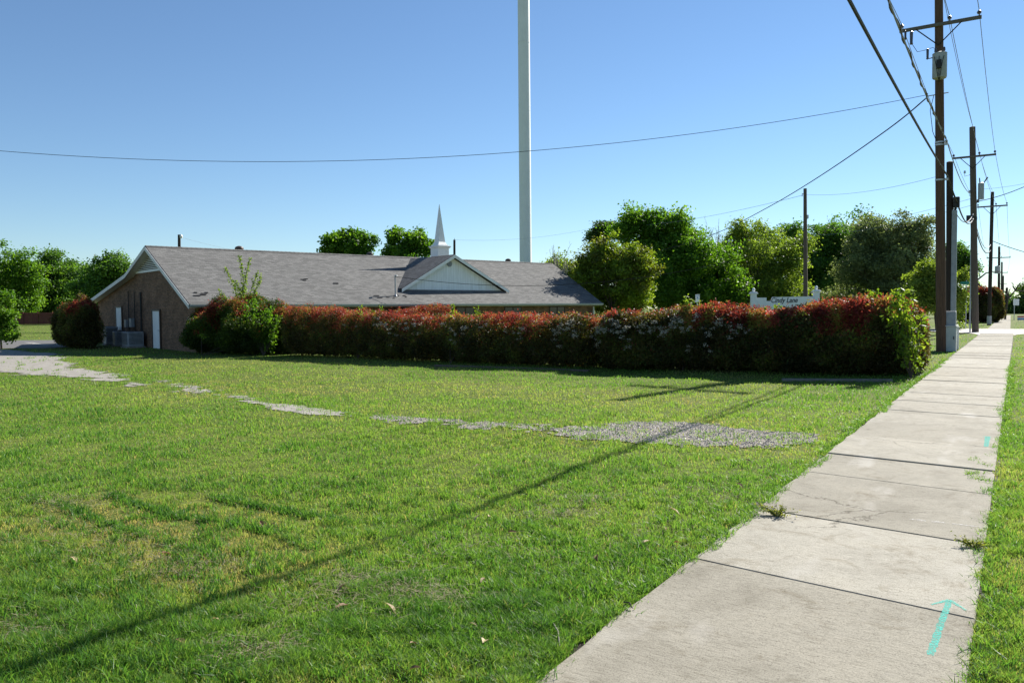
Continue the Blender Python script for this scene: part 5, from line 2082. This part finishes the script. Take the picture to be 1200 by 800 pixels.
# ------------------------------------------------------------------ grass
def blades(name, P, hgt, wid, var, mat, lean=.45, flat=None):
    n = len(P)
    az = RNG.random(n) * 2 * math.pi
    face = RNG.random(n) * 2 * math.pi
    ln = lean * (0.3 + RNG.random(n))
    dirh = np.stack([np.cos(az), np.sin(az), np.zeros(n)], -1)
    s = np.stack([np.cos(face), np.sin(face), np.zeros(n)], -1) * (wid / 2)[:, None]
    m_ = P + dirh * (hgt * ln * .35)[:, None]
    m_[:, 2] += hgt * .55
    t = P + dirh * (hgt * ln)[:, None]
    t[:, 2] += hgt * (1 - .25 * ln)
    if flat is not None:
        m_[:, 2] = P[:, 2] + hgt * .12
        t[:, 2] = P[:, 2] + hgt * .10 * RNG.random(n)
        m_[:, :2] = P[:, :2] + dirh[:, :2] * (hgt * .5)[:, None]
        t[:, :2] = P[:, :2] + dirh[:, :2] * hgt[:, None]
    Vv = np.stack([P - s, P + s, m_ + s * .8, m_ - s * .8, t], 1).reshape(-1, 3)
    b5_ = np.arange(n)[:, None] * 5
    f = np.concatenate([b5_ + 0, b5_ + 1, b5_ + 2, b5_ + 3, b5_ + 3, b5_ + 2, b5_ + 4], 1).ravel()
    sz = np.tile([4, 3], n)
    o = link(name, mesh_from(name, Vv, f, sz, mat, attr=np.repeat(np.clip(var, 0, 1), 5)))
    o["kind"] = "stuff"
    return o


def ground_px(u, v):
    """ground points under arrays of pixels"""
    r = _f[None, :] + ((u - 600) / F)[:, None] * _rt + ((400 - v) / F)[:, None] * _up
    z = np.zeros(len(u))
    for _ in range(10):
        p = CAM + r * ((z - CH) / r[:, 2])[:, None]
        z = H(p[:, 0], p[:, 1])
    p[:, 2] = z
    return p


def walk_edge(s, side):
    if side == 'L':
        return QL - .045 + 1.7 * edgenoise(s, 31)
    e = QR + .03 + edgenoise(s, 41)
    for c_, w_, a_ in ((9.15, .30, .24), (10.05, .35, .26), (11.3, .5, .06), (6.4, .15, .08), (8.35, .25, .05), (15.0, .4, .05)):
        e = e + a_ * np.exp(-((s - c_) / w_) ** 2)
    return e


def allowed(x, y):
    s = x * D2[0] + y * D2[1]
    q = x * N2[0] + y * N2[1]
    ok = (q > walk_edge(s, 'L')) | (q < walk_edge(s, 'R'))
    ok &= ~((s > S0 - .1) & (s < S1 + .1) & (q < 14))
    ok &= ~((s > 53) & (s < S0) & (q < QL + .1 + 3.2 * ((s - 53) / 6.5) ** 2) & (q > QR - .1 - 4.2 * ((s - 53) / 6.5) ** 2))
    ok &= ~in_poly(x, y, CHURCH_POLY)
    ok &= ~in_poly(x, y, [tuple(p[:2]) for p in lot_poly])
    for p in PATCHES:
        ok &= ~(p.mask(x, y) & (RNG.random(len(x)) > .13))
    return ok


def zone(P, u, v):
    """colour and height of the turf: yellowed areas, lush areas (blobs given by place on the lawn)"""
    x, y = P[:, 0], P[:, 1]
    n1 = vnoise(x, y, 2.6, 51)
    n2 = vnoise(x, y, .7, 52)
    n3 = vnoise(x, y, .16, 53)
    var = .46 + (n1 - .5) * .58 + (n2 - .5) * .36 + (n3 - .5) * .30
    dry = np.zeros(len(x))
    for (cu_, cv_, ru_, rv_, k) in ((130, 610, 120, 30, .30), (230, 640, 130, 45, .24), (330, 600, 90, 20, .14), (850, 510, 170, 24, .16), (330, 470, 130, 14, .24), (200, 452, 90, 8, .22), (640, 505, 160, 9, .14), (450, 480, 90, 8, .16),
                                    (560, 450, 300, 10, .10), (450, 520, 60, 10, .14), (230, 700, 70, 30, .05), (300, 425, 120, 5, .15), (800, 440, 90, 6, .08), (450, 590, 240, 45, .06)):
        dry += k * np.exp(-((u - cu_) / ru_) ** 2 - ((v - cv_) / rv_) ** 2)
    lush = np.zeros(len(x))
    for (cu_, cv_, ru_, rv_, k) in ((60, 720, 130, 60, .20), (620, 740, 200, 70, .16), (90, 480, 120, 14, .12), (480, 476, 160, 6, .12), (560, 700, 150, 60, .08), (980, 480, 60, 30, .06), (330, 770, 150, 40, .12)):
        lush += k * np.exp(-((u - cu_) / ru_) ** 2 - ((v - cv_) / rv_) ** 2)
    return var - dry + lush, dry, lush, n2, n3


n = 640000
uu = RNG.random(n) * 1480 - 140
tv = RNG.random(n)
vv = 378 + (840 - 378) * tv
P = ground_px(uu, vv)
ok = allowed(P[:, 0], P[:, 1])
P, uu, vv = P[ok], uu[ok], vv[ok]
var, dry, lush, n2, n3 = zone(P, uu, vv)
Yd = P[:, 1]
dens = np.clip(.30 + .95 * n3 + lush * 2 - dry * .8 + sstep(9, 16, Yd) * .3, .2, 1)
keep = RNG.random(len(P)) < dens
P, uu, vv, var, dry, lush, n2, n3, Yd = (a_[keep] for a_ in (P, uu, vv, var, dry, lush, n2, n3, Yd))
n4 = vnoise(P[:, 0], P[:, 1], .09, 54)
hg = (.018 + .022 * RNG.random(len(P)) + .030 * (n2 - .4) + .075 * np.clip(n3 - .50, 0, 1) + .060 * np.clip(n4 - .55, 0, 1)) * (1 + 2.4 * lush - .8 * dry)
sd = P[:, 0] * D2[0] + P[:, 1] * D2[1]
qd = P[:, 0] * N2[0] + P[:, 1] * N2[1]
hg = np.clip(hg, .014, .12)
wd = np.maximum(.0034 + .002 * RNG.random(len(P)), .0009 * Yd)
var = var + RNG.normal(size=len(P)) * (.12 - .06 * sstep(8, 20, Yd))
old = RNG.random(len(P)) < (.035 + .32 * dry) * (1 - .6 * sstep(8, 20, Yd))
var = np.where(old, RNG.random(len(P)) * .14, var)
blades("grass", P, hg, wd, var, M['grass'], .7)

# taller tufts and the ragged grass along the walk
tp, tvv, th_, tw_ = [], [], [], []


def tuft(p, k, r_, h_, va):
    o_ = RNG.normal(size=(k, 2)) * r_
    q = np.zeros((k, 3))
    q[:, 0], q[:, 1] = p[0] + o_[:, 0], p[1] + o_[:, 1]
    q[:, 2] = H(q[:, 0], q[:, 1])
    tp.append(q)
    tvv.append(va + RNG.normal(size=k) * .12)
    th_.append(h_ * (.5 + .7 * RNG.random(k)))
    tw_.append(np.full(k, .0045) + .0004 * p[1])


for k in range(2200):
    u_, v_ = RNG.random() * 1200, 560 + 250 * RNG.random()
    p = gp(u_, v_)
    if not allowed(np.array([p[0]]), np.array([p[1]]))[0]:
        continue
    tuft(p, int(RNG.integers(10, 30)), .02 + .03 * RNG.random(), .05 + .05 * RNG.random(), .55 + .3 * RNG.random())
for k in range(900):
    s_ = 2.5 + 26 * RNG.random() ** 1.7
    e_ = float(walk_edge(np.array([s_]), 'L')[0])
    p = sq(s_, e_ + .02 + abs(RNG.normal()) * .05)
    tuft(p, int(RNG.integers(8, 22)), .025, .05 + .04 * RNG.random(), .5 + .25 * RNG.random())
    e_ = float(walk_edge(np.array([s_]), 'R')[0])
    p = sq(s_, e_ - .02 - abs(RNG.normal()) * .05)
    tuft(p, int(RNG.integers(8, 22)), .025, .045 + .035 * RNG.random(), .45 + .25 * RNG.random())
for k in range(420):
    u_, v_ = RNG.random() * 330 - 20, 650 + 170 * RNG.random()
    if RNG.random() < u_ / 330 * .8:
        continue
    tuft(gp(u_, v_), int(RNG.integers(8, 20)), .03, .08 + .06 * RNG.random(), .70 + .2 * RNG.random())
for k in range(260):
    u_, v_ = 560 + 260 * RNG.random(), 650 + 160 * RNG.random()
    p = gp(u_, v_)
    if allowed(np.array([p[0]]), np.array([p[1]]))[0]:
        tuft(p, int(RNG.integers(8, 20)), .03, .07 + .04 * RNG.random(), .66 + .2 * RNG.random())
for k in range(520):
    u_ = 130 + 330 * RNG.random()
    tuft(gp(u_, 436 + (u_ - 130) * .155 + RNG.normal() * 7), int(RNG.integers(6, 20)), .05 + .05 * RNG.random(), .05 + .03 * RNG.random(), .45 + .2 * RNG.random())
# mower ruts with taller dark grass
for line in (((60, 588), (110, 608), (180, 632), (245, 652)), ((128, 580), (165, 594), (210, 607), (280, 618), (330, 628)), ((245, 582), (290, 592), (330, 600), (400, 612))):
    for (u0, v0), (u1, v1) in zip(line[:-1], line[1:]):
        for k in range(34):
            t = RNG.random()
            p = gp(u0 + (u1 - u0) * t + RNG.normal() * 2.5, v0 + (v1 - v0) * t + RNG.normal() * 1.2)
            tuft(p, 12, .028, .05 + .035 * RNG.random(), .85)
# weeds along the gravel
for k in range(620):
    u_, v_ = 400 + 570 * RNG.random(), 486 + 42 * RNG.random()
    tuft(gp(u_, v_), int(RNG.integers(6, 22)), .03 + .05 * RNG.random(), .045 + .03 * RNG.random(), .42 + .2 * RNG.random())
for k in range(120):
    u_, v_ = RNG.random() * 180, 418 + 34 * RNG.random()
    tuft(gp(u_, v_), 14, .07, .10, .5)
P2 = np.concatenate(tp)
hh2 = np.concatenate(th_)
vv2 = np.concatenate(tvv)
ww2 = np.concatenate(tw_)
s_ = P2[:, 0] * D2[0] + P2[:, 1] * D2[1]
q_ = P2[:, 0] * N2[0] + P2[:, 1] * N2[1]
k_ = (q_ > QL - .09) | (q_ < QR + .26)
blades("grass_tufts", P2[k_], hh2[k_], ww2[k_], vv2[k_], M['grass'], .8)

# dry clippings lying in swaths
cp, chh, cv_ = [], [], []
for (u, v, ru, rv, cnt) in ((430, 690, 34, 10, 700), (505, 703, 30, 9, 500), (300, 765, 40, 12, 500), (215, 668, 40, 10, 420), (70, 590, 30, 6, 300), (655, 605, 26, 5, 300), (690, 587, 24, 4, 240),
                            (120, 640, 60, 14, 420), (40, 745, 40, 14, 360), (560, 650, 60, 14, 300), (850, 582, 40, 8, 260), (370, 715, 70, 14, 400), (760, 640, 60, 20, 260), (250, 560, 160, 40, 500), (600, 560, 200, 40, 400)):
    a_ = ground_px(u + RNG.normal(size=cnt) * ru, np.clip(v + RNG.normal(size=cnt) * rv, 430, 830))
    a_ = a_[allowed(a_[:, 0], a_[:, 1])]
    a_[:, 2] += .015 + .035 * RNG.random(len(a_))
    cp.append(a_)
cp = np.concatenate(cp)
blades("dry_clippings", cp, .05 + .07 * RNG.random(len(cp)), .0032 + .0025 * RNG.random(len(cp)), RNG.random(len(cp)), M['straw'], .6, True)

# loose stones on the gravel
st = []
for p, cnt in ((pa, 5200), (pb, 2600), (pc, 300)):
    x = p.lo[0] + RNG.random(cnt * 4) * (p.hi[0] - p.lo[0])
    y = p.lo[1] + RNG.random(cnt * 4) * (p.hi[1] - p.lo[1])
    k = p.mask(x, y)
    x, y = x[k][:cnt], y[k][:cnt]
    st.append(np.stack([x, y, H(x, y) + .014], -1))
st = np.concatenate(st)
n = len(st)
ang = RNG.random(n) * 6.283
sz_ = .006 + .010 * RNG.random(n) ** 2
octa = np.array([(1, 0, 0), (0, .8, 0), (-1.1, 0, 0), (0, -.75, 0), (0.1, 0, .7), (0, 0, -.6)])
ca, sa = np.cos(ang)[:, None], np.sin(ang)[:, None]
O = np.repeat(octa[None], n, 0) * (.75 + .5 * RNG.random((n, 6, 1)))
X = O[:, :, 0] * ca - O[:, :, 1] * sa
Yy = O[:, :, 0] * sa + O[:, :, 1] * ca
Vv = np.stack([X, Yy, O[:, :, 2]], -1) * sz_[:, None, None] + st[:, None, :]
tri = np.array([(0, 1, 4), (1, 2, 4), (2, 3, 4), (3, 0, 4), (1, 0, 5), (2, 1, 5), (3, 2, 5), (0, 3, 5)])
fi = (np.arange(n)[:, None, None] * 6 + tri[None]).reshape(-1)
o = link("gravel_stones", mesh_from("gravel_stones", Vv.reshape(-1, 3), fi, np.full(n * 8, 3), M['stone'], attr=np.repeat(RNG.random(n), 6)))
o["kind"] = "stuff"


# ------------------------------------------------------------------ little things on the lawn and walk
def weed(u, v, label, n, r_, h_, seed):
    rng = np.random.default_rng(seed)
    p = on_walk(u, v) if True else gp(u, v)
    root = thing("weed", label, "weed", p)
    mb = MB()
    Pl = []
    for k in range(n):
        a = rng.random() * 6.283
        rr = r_ * (.3 + .7 * rng.random())
        tip = p + D3 * math.cos(a) * rr * .55 + N3 * math.sin(a) * rr * 1.3 + Zv * h_ * (.35 + .65 * rng.random())
        pts = [p + np.array([0, 0, -.02]), p + (tip - p) * .5 + Zv * h_ * .15, tip]
        mb.tube(pts, [.003, .0025, .0015], 4)
        for j in range(9):
            t = .2 + .8 * rng.random()
            Pl.append(pts[0] + (tip - pts[0]) * t + rng.normal(size=3) * .012 + Zv * .012)
    mb.build("stem", FOL['weed'], root)
    Pl = np.array(Pl)
    leaves("leaf_sprays", Pl, .020 * (.6 + .8 * rng.random(len(Pl))), rng.random(len(Pl)), FOL['weed'], None, 0, .6, root)


weed(912, 604, "small yellow green weed in a joint at the left edge of the sidewalk", 34, .15, .09, 101)
weed(1141, 641, "little weed in a joint at the right edge of the sidewalk", 22, .10, .06, 102)
# bare soil hole beside the weed
mb = MB()
hp_ = [gp(886 + 9 * math.cos(a) * (1 + .2 * math.sin(3 * a)), 596 + 6 * math.sin(a)) for a in np.linspace(0, 6.28, 13)[:-1]]
mb.face([(p[0], p[1], .02) for p in hp_][::-1])
o = mb.build("bare_soil", M['soil'])
o["kind"] = "structure"

LEAF_PX = [(213, 762, 'brown'), (253, 735, 'pale'), (400, 698, 'brown'), (458, 723, 'pale'), (484, 764, 'brown'), (555, 742, 'pale'), (568, 762, 'pale'), (626, 740, 'pale'), (566, 688, 'brown'),
           (560, 613, 'pale'), (573, 611, 'pale'), (600, 630, 'brown'), (757, 643, 'pale'), (790, 605, 'pale'), (700, 661, 'brown'), (780, 627, 'brown'), (52, 642, 'pale'), (86, 663, 'pale'),
           (194, 657, 'brown'), (208, 657, 'brown'), (307, 620, 'brown'), (321, 620, 'brown'), (402, 720, 'brown'), (640, 568, 'brown'), (718, 577, 'brown'), (560, 550, 'pale'), (633, 514, 'pale'),
           (793, 643, 'brown'), (866, 574, 'brown'), (484, 796, 'brown'), (300, 708, 'brown'), (877, 545, 'brown')]
gL = {'brown': ("curled dark brown fallen leaf on the mown grass", "brown fallen leaves on the lawn"), 'pale': ("pale tan fallen leaf on the mown grass", "pale fallen leaves on the lawn")}
rng = np.random.default_rng(5)
leafm = {}
for kd in ('brown', 'pale'):
    prof_ = [(0, 0), (.18, .10), (.4, .17), (.65, .15), (.85, .07), (1, 0)]
    Vv, Ff = [], []
    for i, (t, w) in enumerate(prof_):
        zc = .10 * math.sin(t * 3.1)
        Vv += [(t - .5, -w, zc + w * .5), (t - .5, 0, zc), (t - .5, w, zc + w * .5)]
    for i in range(len(prof_) - 1):
        for j in (0, 1):
            Ff.append([i * 3 + j, i * 3 + j + 1, (i + 1) * 3 + j + 1, (i + 1) * 3 + j])
    leafm[kd] = mesh_from("fallen_leaf", np.array(Vv) * .085, [i for f in Ff for i in f], [4] * len(Ff), M['dry_leaf'],
                          attr=np.full(len(Vv), .12 if kd == 'brown' else .9))
for (u, v, kd) in LEAF_PX:
    p = gp(u, v)
    o = link("fallen_leaf", leafm[kd], None, (p[0], p[1], p[2] + .045))
    o.rotation_euler = (rng.normal() * .4, rng.normal() * .4, rng.random() * 6.28)
    sc_ = .75 + .6 * rng.random()
    o.scale = (sc_, sc_, sc_)
    tag(o, gL[kd][0], "leaf", gL[kd][1])
for (u0, v0, u1, v1, lb) in ((648, 742, 656, 768, "thin dry straw stalk standing in the grass beside the sidewalk"), (731, 717, 741, 722, "short dark twig lying on the edge of the sidewalk")):
    a, b = gp(u1, v1), gp(u0, v0)
    a, b = a + Zv * .05, b + Zv * (.05 if v0 < 717 else .06)
    mb = MB()
    mb.tube([a, (a + b) / 2 + np.array([.01, .01, .01]), b], .004, 5)
    tag(mb.build("twig", M['board'] if v0 > 720 else M['bark'], loc=a), lb, "twig")
